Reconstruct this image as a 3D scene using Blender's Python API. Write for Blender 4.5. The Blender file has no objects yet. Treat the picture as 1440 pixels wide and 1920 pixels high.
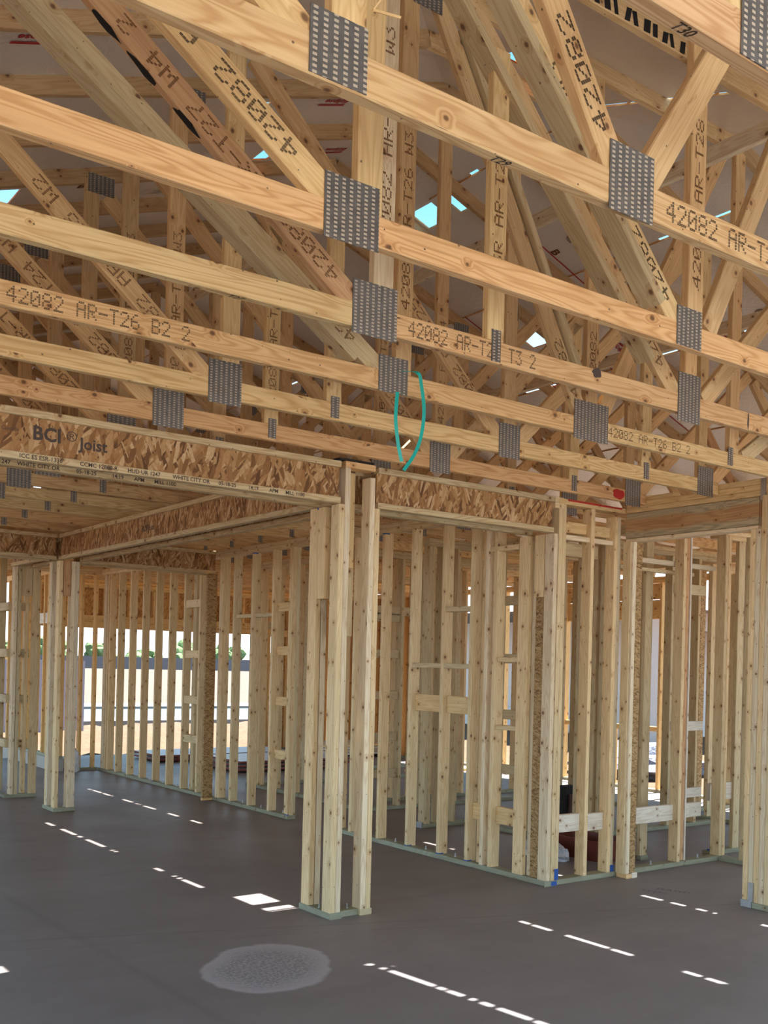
import bpy, math, random
from mathutils import Matrix, Vector
random.seed(7)
S = bpy.context.scene
COL = S.collection
sin, cos, pi = math.sin, math.cos, math.pi

# ---------------------------------------------------------------- camera
YAW, ROLL, FPX, PY = 0.637432, 0.02483, 1923.46, 1247.8
Fw = Vector((sin(YAW), cos(YAW), 0)); R0 = Vector((cos(YAW), -sin(YAW), 0)); U0 = Vector((0, 0, 1))
Rr = R0 * cos(ROLL) + U0 * sin(ROLL); Ur = -R0 * sin(ROLL) + U0 * cos(ROLL)
cd = bpy.data.cameras.new('camera'); cam = bpy.data.objects.new('camera', cd); COL.objects.link(cam)
m = Matrix.Identity(4)
for i in range(3):
    m[i][0], m[i][1], m[i][2] = Rr[i], Ur[i], -Fw[i]
m[2][3] = 1.57
cam.matrix_world = m
cd.sensor_fit = 'AUTO'; cd.sensor_width = 36.0; cd.lens = 36.0 * FPX / 1920.0
cd.shift_y = (PY - 960.0) / 1920.0
cd.clip_end = 1000
S.camera = cam

# ---------------------------------------------------------------- sky, sun, exposure
W = bpy.data.worlds.new('sky'); S.world = W; W.use_nodes = True
wn = W.node_tree.nodes; wl = W.node_tree.links
SUN_T = Vector((0.297, 0.04, 1.0)).normalized()
tc_ = wn.new('ShaderNodeTexCoord'); sx_ = wn.new('ShaderNodeSeparateXYZ'); wl.new(tc_.outputs['Generated'], sx_.inputs[0])
rp_ = wn.new('ShaderNodeValToRGB'); wl.new(sx_.outputs['Z'], rp_.inputs[0])
el = rp_.color_ramp.elements                                     # hazy white at the horizon, clear blue above
el[0].position = 0.0; el[0].color = (.50, .58, .66, 1); el[1].position = 1.0; el[1].color = (.045, .12, .22, 1)
for pos, c in ((.06, (.47, .56, .64)), (.22, (.21, .33, .43)), (.42, (.055, .150, .225))):
    q = el.new(pos); q.color = (*c, 1)
bg = wn['Background']; bg.inputs['Strength'].default_value = 1.0
wl.new(rp_.outputs[0], bg.inputs['Color'])
sl = bpy.data.lights.new('sun', 'SUN'); sl.energy = 4.6; sl.angle = math.radians(0.35); sl.color = (1.0, 0.96, 0.90)
sun = bpy.data.objects.new('sun', sl); COL.objects.link(sun)
sun.rotation_euler = (-SUN_T).to_track_quat('-Z', 'Y').to_euler(); sun.location = (3, 1, 20)
S.view_settings.view_transform = 'Standard'; S.view_settings.look = 'None'
S.view_settings.gamma = 1.0; S.view_settings.use_curve_mapping = False
S.view_settings.exposure = 2.6
S.cycles.max_bounces = 10; S.cycles.diffuse_bounces = 7; S.cycles.glossy_bounces = 4
S.cycles.use_denoising = True
S.cycles.sample_clamp_indirect = 6.0

# ---------------------------------------------------------------- materials
class NT:
    def __init__(self, name):
        self.m = bpy.data.materials.new(name); self.m.use_nodes = True
        self.t = self.m.node_tree; self.n = self.t.nodes; self.b = self.n['Principled BSDF']
    def new(self, typ, **kw):
        x = self.n.new('ShaderNode' + typ)
        for k, v in kw.items(): setattr(x, k, v)
        return x
    def put(self, sock, v):
        if hasattr(v, 'is_output'): self.t.links.new(v, sock)
        elif isinstance(v, (tuple, list)) and len(v) == 3 and sock.type == 'RGBA': sock.default_value = (*v, 1)
        else: sock.default_value = v
    def math(self, op, a, b=0.0, c=None, clamp=False):
        x = self.new('Math', operation=op, use_clamp=clamp); self.put(x.inputs[0], a); self.put(x.inputs[1], b)
        if c is not None: self.put(x.inputs[2], c)
        return x.outputs[0]
    def mix(self, f, a, b, mode='MIX'):
        x = self.new('MixRGB', blend_type=mode); self.put(x.inputs[0], f); self.put(x.inputs[1], a); self.put(x.inputs[2], b)
        return x.outputs[0]
    def vec(self, x, y, z):
        c = self.new('CombineXYZ'); self.put(c.inputs[0], x); self.put(c.inputs[1], y); self.put(c.inputs[2], z); return c.outputs[0]
    def noise(self, v, scale, detail=3, rough=.5, dist=0.0):
        x = self.new('TexNoise'); self.put(x.inputs['Vector'], v)
        x.inputs['Scale'].default_value = scale; x.inputs['Detail'].default_value = detail
        x.inputs['Roughness'].default_value = rough; x.inputs['Distortion'].default_value = dist
        return x.outputs['Fac']
    def ramp(self, v, lo, hi, a=0.0, b=1.0):
        x = self.new('MapRange'); self.put(x.inputs[0], v)
        for i, q in enumerate((lo, hi, a, b)): x.inputs[i + 1].default_value = q
        return x.outputs[0]
    def bump(self, h, s, d=.01):
        x = self.new('Bump'); x.inputs['Strength'].default_value = s; x.inputs['Distance'].default_value = d
        self.put(x.inputs['Height'], h); self.t.links.new(x.outputs[0], self.b.inputs['Normal'])
    def fin(self, col, rough=.7, metal=0.0, spec=.3):
        self.put(self.b.inputs['Base Color'], col); self.put(self.b.inputs['Roughness'], rough)
        self.put(self.b.inputs['Metallic'], metal); self.b.inputs['Specular IOR Level'].default_value = spec
        return self.m

def uvs(t):
    u = t.new('UVMap').outputs[0]; s = t.new('SeparateXYZ'); t.t.links.new(u, s.inputs[0])
    oi = t.new('ObjectInfo')
    return s.outputs[0], s.outputs[1], t.math('MULTIPLY', oi.outputs['Random'], 57.0), oi.outputs['Color']

def wood_mat(name, ring=1.0, knot=1.0, dirt=0.0, sap=False):
    t = NT(name); u, v, r, oc = uvs(t)
    def spots(su, sv, r0, r1, prob, off, soft):
        kv = t.new('TexVoronoi'); kv.inputs['Scale'].default_value = 1.0; kv.inputs['Randomness'].default_value = .9
        x, y, z = t.math('MULTIPLY', u, su), t.math('MULTIPLY', v, sv), t.math('ADD', r, off)
        t.put(kv.inputs['Vector'], t.vec(x, y, z))
        ps = t.new('SeparateXYZ'); t.t.links.new(kv.outputs['Position'], ps.inputs[0])
        cs = t.new('SeparateXYZ'); t.t.links.new(kv.outputs['Color'], cs.inputs[0])
        dx = t.math('DIVIDE', t.math('SUBTRACT', ps.outputs[0], x), su * 1.25); dy = t.math('DIVIDE', t.math('SUBTRACT', ps.outputs[1], y), sv)
        d = t.math('SQRT', t.math('ADD', t.math('MULTIPLY', dx, dx), t.math('MULTIPLY', dy, dy)))
        rad = t.math('MULTIPLY_ADD', cs.outputs[1], r1 - r0, r0)
        q = t.math('DIVIDE', d, rad); has = t.math('LESS_THAN', cs.outputs[0], prob)
        return t.math('MULTIPLY', t.ramp(q, 1.0 + soft, 1.0 - soft), has), t.math('MULTIPLY', t.ramp(q, 4.2, .8), has)
    kn, halo = spots(3.4, 15.0, .003, .0105, .55 * min(1, .4 + .6 * knot), 0.0, .35)
    nl, _ = spots(7.0, 22.0, .0015, .0034, .22, 21.0, .3)
    base = t.noise(t.vec(t.math('MULTIPLY', u, .55), t.math('MULTIPLY', v, 7.0), r), 1.6, 2, .5, .25)
    base = t.math('ADD', base, t.math('MULTIPLY', halo, 0.11))
    rg = t.math('SINE', t.math('MULTIPLY', base, 95.0))
    rg = t.ramp(rg, -1, 1)
    rg = t.math('POWER', rg, 1.8)
    fine = t.noise(t.vec(t.math('MULTIPLY', u, 3.0), t.math('MULTIPLY', v, 160.0), r), 1.0, 2)
    bl = t.noise(t.vec(u, t.math('MULTIPLY', v, 5.0), t.math('ADD', r, 9.0)), 2.2, 3)
    c = t.mix(t.math('MULTIPLY', rg, .42 * ring), oc, t.mix(1.0, oc, (.62, .43, .27), 'MULTIPLY'))
    c = t.mix(t.ramp(fine, .35, .7, 0, .30), c, t.mix(1.0, c, (.72, .62, .5), 'MULTIPLY'))
    c = t.mix(t.ramp(bl, .42, .75, 0, .42), c, t.mix(1.0, c, (.70, .64, .56), 'MULTIPLY'))
    c = t.mix(t.math('MULTIPLY', halo, .50), c, t.mix(1.0, c, (.62, .40, .24), 'MULTIPLY'))
    c = t.mix(t.math('MULTIPLY', kn, .88), c, (.13, .062, .030))
    c = t.mix(t.math('MULTIPLY', nl, .85), c, (.05, .035, .025))
    if sap:                                                      # grey-olive sapwood along both edges of the beam face
        so = t.new('SeparateXYZ'); t.t.links.new(t.new('TexCoord').outputs['Object'], so.inputs[0])
        wv = t.noise(t.vec(t.math('MULTIPLY', so.outputs[0], 2.2), 0.0, t.math('MULTIPLY', so.outputs[2], 3.0)), 1.5, 2)
        e = t.ramp(t.math('ADD', t.math('ABSOLUTE', so.outputs[2]), t.math('MULTIPLY', t.math('SUBTRACT', wv, .5), .09)), .035, .062)
        c = t.mix(t.math('MULTIPLY', e, .8), c, t.mix(rg, (.50, .43, .27), (.30, .28, .20)))
    if dirt:
        d = t.noise(t.vec(u, t.math('MULTIPLY', v, 3.0), r), 3.0, 4)
        c = t.mix(t.ramp(d, .45, .7, 0, dirt), c, (.20, .19, .13))
    t.bump(fine, .25, .002)
    return t.fin(c, .72)

def osb_mat(name, su, sv, cols):
    t = NT(name); u, v, r, oc = uvs(t)
    def layer(ang, a, b, off):
        x = t.math('ADD', t.math('MULTIPLY', u, cos(ang)), t.math('MULTIPLY', v, sin(ang)))
        y = t.math('ADD', t.math('MULTIPLY', u, -sin(ang)), t.math('MULTIPLY', v, cos(ang)))
        w = t.noise(t.vec(x, y, off), 9.0, 2)
        vo = t.new('TexVoronoi'); vo.inputs['Scale'].default_value = 1.0; vo.inputs['Randomness'].default_value = 1.0
        t.put(vo.inputs['Vector'], t.vec(t.math('ADD', t.math('MULTIPLY', x, a), w), t.math('MULTIPLY', y, b), t.math('ADD', r, off)))
        s = t.new('SeparateXYZ'); t.t.links.new(vo.outputs['Color'], s.inputs[0])
        return s.outputs[0], s.outputs[1], vo.outputs['Distance']
    a, a2, ad = layer(1.20, su, sv, 0.0); b, b2, bd = layer(1.85, su * 1.1, sv * .9, 5.0); c3, c4, cdd = layer(2.35, su * .9, sv * 1.2, 11.0)
    k1 = t.math('GREATER_THAN', a2, .52); k2 = t.math('GREATER_THAN', b2, .60)
    val = t.mix(k2, t.mix(k1, c3, a), b)
    cr = t.new('ValToRGB'); t.put(cr.inputs[0], val)
    e = cr.color_ramp.elements; e[0].color = (*cols[0], 1); e[1].color = (*cols[-1], 1)
    for i, cc in enumerate(cols[1:-1]):
        n = e.new((i + 1) / (len(cols) - 1)); n.color = (*cc, 1)
    st = t.noise(t.vec(t.math('MULTIPLY', u, 60.0), t.math('MULTIPLY', v, 30.0), r), 2.0, 3)
    col = t.mix(t.ramp(st, .3, .8, 0, .35), cr.outputs[0], (.14, .07, .03))
    t.bump(val, .3, .003)
    return t.fin(col, .7)

M = {}
M['wood'] = wood_mat('softwood', ring=.75)
M['clear_wood'] = wood_mat('planed_softwood', ring=1.25, knot=.55)
M['beam'] = wood_mat('heart_beam', ring=1.1, knot=.6, sap=True)
M['treated'] = wood_mat('treated_plate_wood', ring=.5, knot=.4, dirt=.5)
M['osb'] = osb_mat('strand_web', 10.0, 52.0, [(.13, .058, .02), (.30, .145, .05), (.42, .22, .085), (.52, .31, .135), (.68, .47, .26)])
M['lsl'] = osb_mat('laminated_strand', 24.0, 130.0, [(.17, .09, .03), (.34, .20, .075), (.46, .29, .12), (.55, .37, .17)])
M['sheath'] = osb_mat('sheathing_strand', 9.0, 46.0, [(.34, .15, .04), (.56, .28, .08), (.68, .37, .12), (.74, .45, .17)])

def gusset_mat():
    t = NT('galvanised_tooth_plate'); u, v, r, oc = uvs(t)
    cu = t.math('FRACT', t.math('MULTIPLY', u, 1 / .0265))
    colm = t.math('LESS_THAN', t.math('ABSOLUTE', t.math('SUBTRACT', cu, .5)), .22)
    sh = t.math('MULTIPLY', t.math('FLOOR', t.math('MULTIPLY', u, 1 / .0265)), .37)
    cv = t.math('FRACT', t.math('ADD', t.math('MULTIPLY', v, 1 / .0125), sh))
    slot = t.math('MULTIPLY', colm, t.math('LESS_THAN', cv, .5))
    n = t.noise(t.vec(u, v, r), 30.0, 3)
    base = t.mix(n, (.12, .117, .115), (.26, .25, .24))
    c = t.mix(slot, base, (.48, .41, .32))
    t.bump(slot, .6, .003)
    return t.fin(c, .42, t.math('MULTIPLY', t.math('SUBTRACT', 1.0, slot), .75))
M['gusset'] = gusset_mat()

def foil_mat():
    t = NT('foil_faced_sheathing'); tc = t.new('TexCoord'); g = t.new('NewGeometry')
    sp = t.new('SeparateXYZ'); t.t.links.new(g.outputs['Position'], sp.inputs[0])
    p = t.vec(sp.outputs[0], sp.outputs[1], sp.outputs[2])
    w = t.noise(p, 26.0, 4, .6, .6); b = t.noise(p, 2.0, 3)
    t.bump(w, .9, .008)
    return t.fin(t.mix(b, (.78, .75, .72), (.90, .885, .86)), t.ramp(w, .3, .7, .30, .46), .50)
M['foil'] = foil_mat()

def plain(name, c, rough=.7, metal=0.0, var=0.0, scale=6.0, bump=0.0):
    t = NT(name)
    if var:
        tc = t.new('TexCoord'); n = t.noise(tc.outputs['Object'], scale, 4)
        col = t.mix(n, tuple(x * (1 - var) for x in c), tuple(min(1, x * (1 + var)) for x in c))
        if bump: t.bump(n, bump, .03)
        return t.fin(col, rough, metal)
    return t.fin(c, rough, metal)
M['ink'] = plain('black_ink', (.045, .032, .022), .8)
M['grey_ink'] = plain('faded_grey_ink', (.085, .065, .055), .8)
M['brown_ink'] = plain('brown_stamp_ink', (.16, .07, .025), .8)
M['red_ink'] = plain('red_print', (.42, .03, .03), .6)
M['black_paint'] = plain('black_spray', (.012, .011, .011), .7)
M['blue_paint'] = plain('blue_marker_paint', (.03, .10, .36), .7, var=.3)
M['red_paint'] = plain('red_marker_paint', (.50, .035, .03), .7, var=.25, scale=20)
M['teal'] = plain('teal_strap_plastic', (.02, .44, .38), .35)
M['steel'] = plain('galvanised_steel', (.45, .46, .47), .38, .85, var=.2, scale=30)
M['stucco'] = plain('stucco_wall', (.46, .41, .39), .9, var=.16, scale=70, bump=.5)
M['lav'] = plain('painted_block_wall', (.30, .29, .36), .9, var=.05, scale=3)
M['concrete'] = plain('curb_concrete', (.44, .41, .36), .9, var=.15, scale=8, bump=.2)
M['bounce'] = plain('pale_bounce_slab', (.56, .54, .51), .9, var=.08, scale=2)  # pale colour of the slab added to throw light indoors
M['rust'] = plain('rust_red_plastic', (.15, .035, .022), .5, var=.15)
M['clear_plastic'] = plain('wrinkled_plastic', (.62, .64, .70), .22, var=.2, scale=25, bump=.8)
M['black_bag'] = plain('black_cloth', (.02, .018, .018), .8)
M['brown_cloth'] = plain('brown_cloth', (.10, .05, .04), .8)
M['red_board'] = plain('red_brown_board_edge', (.20, .05, .035), .6, var=.2)
M['form_face'] = plain('plywood_face', (.46, .42, .42), .45, var=.1, scale=3)
M['leaf'] = plain('hazed_tree_leaves', (.12, .18, .075), .8, var=.45, scale=1.2)  # leaf green lightened so the colour carries distance haze
M['bark'] = plain('bark', (.12, .08, .05), .9, var=.2)
M['far_wall'] = plain('grey_boundary_wall', (.115, .11, .125), .9, var=.06, scale=.4)
M['asphalt'] = plain('asphalt', (.095, .11, .12), .9, var=.08, scale=2)
M['walk'] = plain('sidewalk_concrete', (.19, .187, .184), .9, var=.06, scale=1)
M['yellow'] = plain('yellow_marker', (.66, .42, .03), .6)
M['roof_tile'] = plain('grey_roof_tile', (.22, .23, .25), .8, var=.2, scale=10)
M['glass'] = plain('dark_window_glass', (.05, .07, .10), .08)
M['pvc'] = plain('white_pipe', (.66, .64, .62), .4)
M['gravel'] = plain('blue_grey_gravel', (.17, .18, .23), .9, var=.6, scale=28, bump=1.0)
M['white_paint'] = plain('white_siding', (.72, .70, .70), .7, var=.04)
M['felt'] = plain('black_felt', (.03, .028, .026), .9)
M['orange'] = plain('orange_machine_paint', (.55, .27, .08), .5)

def floor_mat():
    t = NT('slab_concrete'); g = t.new('NewGeometry'); sp = t.new('SeparateXYZ'); t.t.links.new(g.outputs['Position'], sp.inputs[0])
    x, y = sp.outputs[0], sp.outputs[1]; p = t.vec(x, y, 0.0)
    n1 = t.noise(p, .7, 5, .6); n2 = t.noise(p, 5.0, 5, .65); n3 = t.noise(p, 60.0, 3)
    warm = t.ramp(y, 3.0, 8.5)
    c = t.mix(warm, (.245, .232, .244), (.236, .195, .182))
    c = t.mix(t.ramp(n1, .35, .68, 0, .55), c, t.mix(1.0, c, (.74, .72, .70), 'MULTIPLY'))
    c = t.mix(t.ramp(n2, .45, .75, 0, .28), c, t.mix(1.0, c, (1.28, 1.27, 1.28), 'MULTIPLY'))
    sw = t.noise(t.vec(t.math('MULTIPLY', x, .25), t.math('MULTIPLY', y, 2.6), 3.0), 2.0, 4)     # trowel sweeps
    c = t.mix(t.ramp(sw, .5, .75, 0, .30), c, t.mix(1.0, c, (.70, .68, .68), 'MULTIPLY'))
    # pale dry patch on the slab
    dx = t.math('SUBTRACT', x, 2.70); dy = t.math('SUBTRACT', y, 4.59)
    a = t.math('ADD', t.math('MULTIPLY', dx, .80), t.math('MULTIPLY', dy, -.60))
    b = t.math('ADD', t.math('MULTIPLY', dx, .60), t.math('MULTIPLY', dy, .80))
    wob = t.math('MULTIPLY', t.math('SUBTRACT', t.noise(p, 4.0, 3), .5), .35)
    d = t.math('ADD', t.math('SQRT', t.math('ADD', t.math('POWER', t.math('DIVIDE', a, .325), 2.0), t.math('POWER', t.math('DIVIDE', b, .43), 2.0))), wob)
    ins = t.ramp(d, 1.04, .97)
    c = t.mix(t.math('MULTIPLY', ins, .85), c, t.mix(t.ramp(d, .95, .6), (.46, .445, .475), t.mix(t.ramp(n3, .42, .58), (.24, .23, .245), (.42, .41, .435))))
    # dark drag lines and a tape line
    for (ax, ay, bx, by, w, k) in ((1.3, 5.9, 5.1, 4.55, .018, .35), (1.2, 5.75, 5.2, 4.35, .012, .3), (2.0, 7.9, 2.15, 3.6, .05, .25)):
        L = math.hypot(bx - ax, by - ay); nx, ny = -(by - ay) / L, (bx - ax) / L
        dd = t.math('ABSOLUTE', t.math('ADD', t.math('MULTIPLY', t.math('SUBTRACT', x, ax), nx), t.math('MULTIPLY', t.math('SUBTRACT', y, ay), ny)))
        c = t.mix(t.math('MULTIPLY', t.ramp(dd, w, 0.0), t.math('MULTIPLY', n2, k * 1.4)), c, (.055, .052, .05))
    t.bump(n3, .12, .004)
    return t.fin(c, t.ramp(n1, .3, .7, .46, .60), 0.0, .35)
M['floor'] = floor_mat()

def dirt_mat():
    t = NT('desert_dirt'); g = t.new('NewGeometry'); p = g.outputs['Position']
    sp = t.new('SeparateXYZ'); t.t.links.new(p, sp.inputs[0])
    n1 = t.noise(p, .35, 5, .6); n2 = t.noise(p, 3.5, 6, .7)
    far = t.ramp(sp.outputs[1], 22.0, 30.0)
    c = t.mix(far, t.mix(n2, (.075, .042, .024), (.20, .124, .075)), t.mix(n1, (.098, .076, .058), (.142, .113, .089)))
    t.bump(n2, .8, .10)
    return t.fin(c, .95)
M['dirt'] = dirt_mat()

# tones (albedo of the lumber; brown also carries shade on the near truss)
def tone(kind):
    r = random.random
    def j(c, s):
        k = 1 + (r() - .5) * s; w = (r() - .5) * .07
        return (c[0] * k * (1 + w), c[1] * k, c[2] * k * (1 - w), 1)
    return j({'stud': (.82, .645, .375), 'pale': (.82, .70, .49), 'chord': (.80, .54, .27), 'salmon': (.80, .52, .265), 'brown': (.62, .405, .22), 'web': (.72, .505, .265),
              'yellow': (.82, .61, .315), 'red': (.64, .39, .205), 'olive': (.66, .54, .325), 'ext': (.86, .58, .25),
              'dark': (.55, .375, .195), 'treated': (.34, .35, .255), 'beam': (.60, .35, .16), 'white': (.78, .73, .63)}[kind], .16)

# ---------------------------------------------------------------- mesh helpers
CACHE = {}
def stick_mesh(L, w, t, mat, c=.0035):
    """octagonal-section board: X along its length, Z across its wide face, Y through its thickness"""
    key = (round(L, 3), round(w, 4), round(t, 4), mat)
    if key in CACHE: return CACHE[key]
    hw, ht = w / 2, t / 2; c = min(c, hw * .3, ht * .3)
    sec = [(-ht, -hw + c), (-ht + c, -hw), (ht - c, -hw), (ht, -hw + c), (ht, hw - c), (ht - c, hw), (-ht + c, hw), (-ht, hw - c)]
    vs = [(0, y, z) for y, z in sec] + [(L, y, z) for y, z in sec]
    fs, uv = [], []
    g = 0.0
    for i in range(8):
        j = (i + 1) % 8; d = math.hypot(sec[j][0] - sec[i][0], sec[j][1] - sec[i][1])
        fs.append((i, j, 8 + j, 8 + i)); uv += [(0, g), (0, g + d), (L, g + d), (L, g)]; g += d
    fs.append(tuple(range(7, -1, -1))); uv += [(sec[i][1] * .3, sec[i][0]) for i in range(7, -1, -1)]
    fs.append(tuple(range(8, 16))); uv += [(L + sec[i][1] * .3, sec[i][0]) for i in range(8)]
    me = bpy.data.meshes.new('board'); me.from_pydata(vs, [], fs)
    l = me.uv_layers.new(name='UVMap')
    for k, q in enumerate(uv): l.data[k].uv = q
    me.materials.append(M[mat]); me.update()
    CACHE[key] = me
    return me

def put(name, me, parent, mat4, color=None):
    o = bpy.data.objects.new(name, me); COL.objects.link(o)
    if parent is not None:
        o.parent = parent
        o.matrix_local = Matrix.Translation(-ORG[parent.name]) @ mat4
    else: o.matrix_world = mat4
    if color is not None: o.color = color
    return o

ORG = {}
def thing(name, label, cat, loc, group=None, kind=None):
    o = bpy.data.objects.new(name, None); COL.objects.link(o); o.location = loc; o.empty_display_size = .2
    ORG[o.name] = Vector(loc)
    if kind: o['kind'] = kind
    if label: o['label'] = label
    if cat: o['category'] = cat
    if group: o['group'] = group
    return o
def tag(o, label, cat, group=None):
    o['label'] = label; o['category'] = cat
    if group: o['group'] = group
    return o

def frame(p0, xa, za):
    xa = Vector(xa).normalized(); za = Vector(za).normalized(); ya = za.cross(xa)
    m = Matrix.Identity(4)
    for i in range(3): m[i][0], m[i][1], m[i][2], m[i][3] = xa[i], ya[i], za[i], p0[i]
    return m

def stick(parent, name, p0, p1, za, w, t, kind='stud', mat='wood'):
    p0, p1 = Vector(p0), Vector(p1); xa = (p1 - p0)
    return put(name, stick_mesh(xa.length, w, t, mat), parent, frame(p0, xa, za), tone(kind))

def box(parent, name, x0, x1, y0, y1, z0, z1, kind='stud', mat='wood'):
    d = (x1 - x0, y1 - y0, z1 - z0); c = ((x0 + x1) / 2, (y0 + y1) / 2, (z0 + z1) / 2)
    a = max(range(3), key=lambda i: d[i]); rest = [i for i in range(3) if i != a]
    w = max(rest, key=lambda i: d[i]); t = [i for i in rest if i != w][0]
    e = [Vector((1, 0, 0)), Vector((0, 1, 0)), Vector((0, 0, 1))]
    p0 = Vector(c); p0[a] -= d[a] / 2
    return put(name, stick_mesh(d[a], d[w], d[t], mat), parent, frame(p0, e[a], e[w]), tone(kind))

def poly_mesh(name, vs, fs, mats, mi=None, uv=None, smooth=False):
    me = bpy.data.meshes.new(name); me.from_pydata([tuple(v) for v in vs], [], fs)
    for q in mats: me.materials.append(M[q])
    if mi:
        for k, p in enumerate(me.polygons): p.material_index = mi[k]
    if uv:
        l = me.uv_layers.new(name='UVMap')
        for k, q in enumerate(uv): l.data[k].uv = q
    if smooth:
        for p in me.polygons: p.use_smooth = True
    me.update(); return me

# ---------------------------------------------------------------- ink: 5x7 dot-matrix stamps and hand lettering
FONT = {'0': '0E11131519110E', '1': '040C040404040E', '2': '0E11010204081F', '3': '1F02040201110E', '4': '02060A121F0202', '5': '1F101E0101110E',
 '6': '0608101E11110E', '7': '1F010204080808', '8': '0E11110E11110E', '9': '0E11110F01020C', 'A': '0E11111F111111', 'B': '1E11111E11111E',
 'C': '0E11101010110E', 'D': '1E11111111111E', 'E': '1F10101E10101F', 'F': '1F10101E101010', 'G': '0E11101711110F', 'H': '1111111F111111',
 'I': '0E04040404040E', 'L': '1010101010101F', 'M': '111B1515111111', 'N': '11191513111111', 'O': '0E11111111110E', 'P': '1E11111E101010',
 'R': '1E11111E141211', 'S': '0F10100E01011E', 'T': '1F040404040404', 'U': '1111111111110E', 'W': '11111115151B11', 'Y': '11110A04040404', 'X': '11110A040A1111', 'V': '1111111111110A04'[:14],
 '-': '0000001F000000', ':': '00040000040000', '.': '00000000000404', ' ': '00000000000000', '/': '01020204080810', '#': '0A0A1F0A1F0A0A'}
def dots_mesh(text, h, pitch, mat='ink', double=True):
    cell = h / 7; vs, fs = [], []
    for k, ch in enumerate(text):
        bits = FONT.get(ch, FONT[' '])
        for r in range(7):
            row = int(bits[2 * r:2 * r + 2], 16)
            for c in range(5):
                if row >> (4 - c) & 1:
                    x = k * pitch + c * pitch * .17; z = h - (r + .5) * cell
                    for dz in ((-.22, .22) if double else (0,)):
                        zz = z + dz * cell; a = pitch * .17 * .92; b = cell * (.15 if double else .40); i = len(vs)
                        vs += [(x, 0, zz - b), (x + a, 0, zz - b + a * .12), (x + a, 0, zz + b + a * .12), (x, 0, zz + b)]
                        fs.append((i, i + 1, i + 2, i + 3))
    return poly_mesh('ink', vs, fs, [mat])

def on_face(host, name, me, along, up, side='front', flip=False):
    """lay a print mesh (X right, Z up) flat on a face of a board; the print is a child of the board"""
    bb = host.data.vertices; ht = max(v.co.y for v in bb); hw = max(v.co.z for v in bb)
    e = .0012
    if side == 'front':   m = frame((along, -ht - e, up), (1, 0, 0), (0, 0, 1))
    elif side == 'back':  m = frame((along, ht + e, up), (-1, 0, 0), (0, 0, 1))
    elif side == 'under': m = frame((along, up, -hw - e), (1, 0, 0), (0, -1, 0))
    elif side == 'top':   m = frame((along, up, hw + e), (1, 0, 0), (0, 1, 0))
    elif side == 'lean':  m = frame((along, ht + e, -up), (1, 0, 0), (0, 0, -1))
    if flip: m = m @ Matrix.Rotation(pi, 4, 'Y')
    o = bpy.data.objects.new(name, me); COL.objects.link(o); o.parent = host; o.matrix_local = m; o['kind'] = 'stuff'
    return o

def font_mesh(text, size, mat, bold=0.0, shear=0.0, align='LEFT'):
    cu = bpy.data.curves.new('lettering', 'FONT'); cu.body = text; cu.size = size; cu.offset = bold; cu.shear = shear; cu.align_x = align
    cu.resolution_u = 2
    ob = bpy.data.objects.new('lettering', cu); COL.objects.link(ob)
    me = bpy.data.meshes.new_from_object(ob.evaluated_get(bpy.context.evaluated_depsgraph_get()))
    bpy.data.objects.remove(ob); bpy.data.curves.remove(cu)
    for v in me.vertices: v.co = (v.co.x, 0, v.co.y)
    me.materials.clear(); me.materials.append(M[mat]); return me

STAMPS = {}
def stamp(host, text, h, along, up=None, side='front', mat='ink', pitch=None, flip=False, double=True, name='ink_stamp'):
    key = (text, h, mat, double, pitch)
    if key not in STAMPS: STAMPS[key] = dots_mesh(text, h, pitch or h * .72, mat, double)
    return on_face(host, name, STAMPS[key], along, -h / 2 if up is None else up, side, flip)

# ================================================================ SETTING
def slab(name, x0, x1, y0, y1, z0, z1, mat):
    vs = [(x, y, z) for z in (z0, z1) for y in (y0, y1) for x in (x0, x1)]
    fs = [(0, 2, 3, 1), (4, 5, 7, 6), (0, 1, 5, 4), (2, 6, 7, 3), (0, 4, 6, 2), (1, 3, 7, 5)]
    o = bpy.data.objects.new(name, poly_mesh(name, vs, fs, [mat])); COL.objects.link(o); return o
fl = slab('floor', -2.8, 11.0, -3.0, 16.15, -.14, 0, 'floor'); fl['kind'] = 'structure'

def grid_ground():
    vs, fs = [], []; xs = [-160 + 4 * i for i in range(100)]
    # near field with relief, far field flat: one sheet with finer rows close to the slab
    ys = [-60, -30, -10, -3.2, 0, 5, 10, 14, 16.3] + [16.6 + .35 * i for i in range(24)] + [25.2, 26, 28, 30, 35, 36, 45, 60, 90, 130, 170, 260, 420]
    xs = [-160, -80, -40, -20, -10, -5, -2.9] + [-2 + .4 * i for i in range(45)] + [17, 20, 24, 30, 40, 60, 90, 130, 200, 300]
    r = random.Random(3)
    for y in ys:
        for x in xs:
            z = -.13
            if 16.6 < y < 24.8 and 2 < x < 17: z += r.uniform(-.03, .10)
            vs.append((x, y, z))
    n = len(xs)
    for j in range(len(ys) - 1):
        for i in range(n - 1): fs.append((j * n + i, j * n + i + 1, (j + 1) * n + i + 1, (j + 1) * n + i))
    o = bpy.data.objects.new('ground', poly_mesh('ground', vs, fs, ['dirt'], smooth=True)); COL.objects.link(o); o['kind'] = 'structure'
grid_ground()
o = slab('added_bounce_slab', -7.0, 13.0, -9.5, -3.02, -.14, -.02, 'bounce'); o['kind'] = 'structure'  # unseen slab added behind the camera to bounce light into the interior
for nm, y0, y1, z, mt in (('street_curb', 24.9, 26.6, .0, 'walk'), ('street', 26.6, 32.0, -.06, 'asphalt'), ('far_sidewalk', 32.0, 34.6, .02, 'walk')):
    o = slab(nm, -120, 160, y0, y1, -.3, z, mt); o['kind'] = 'structure'

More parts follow.
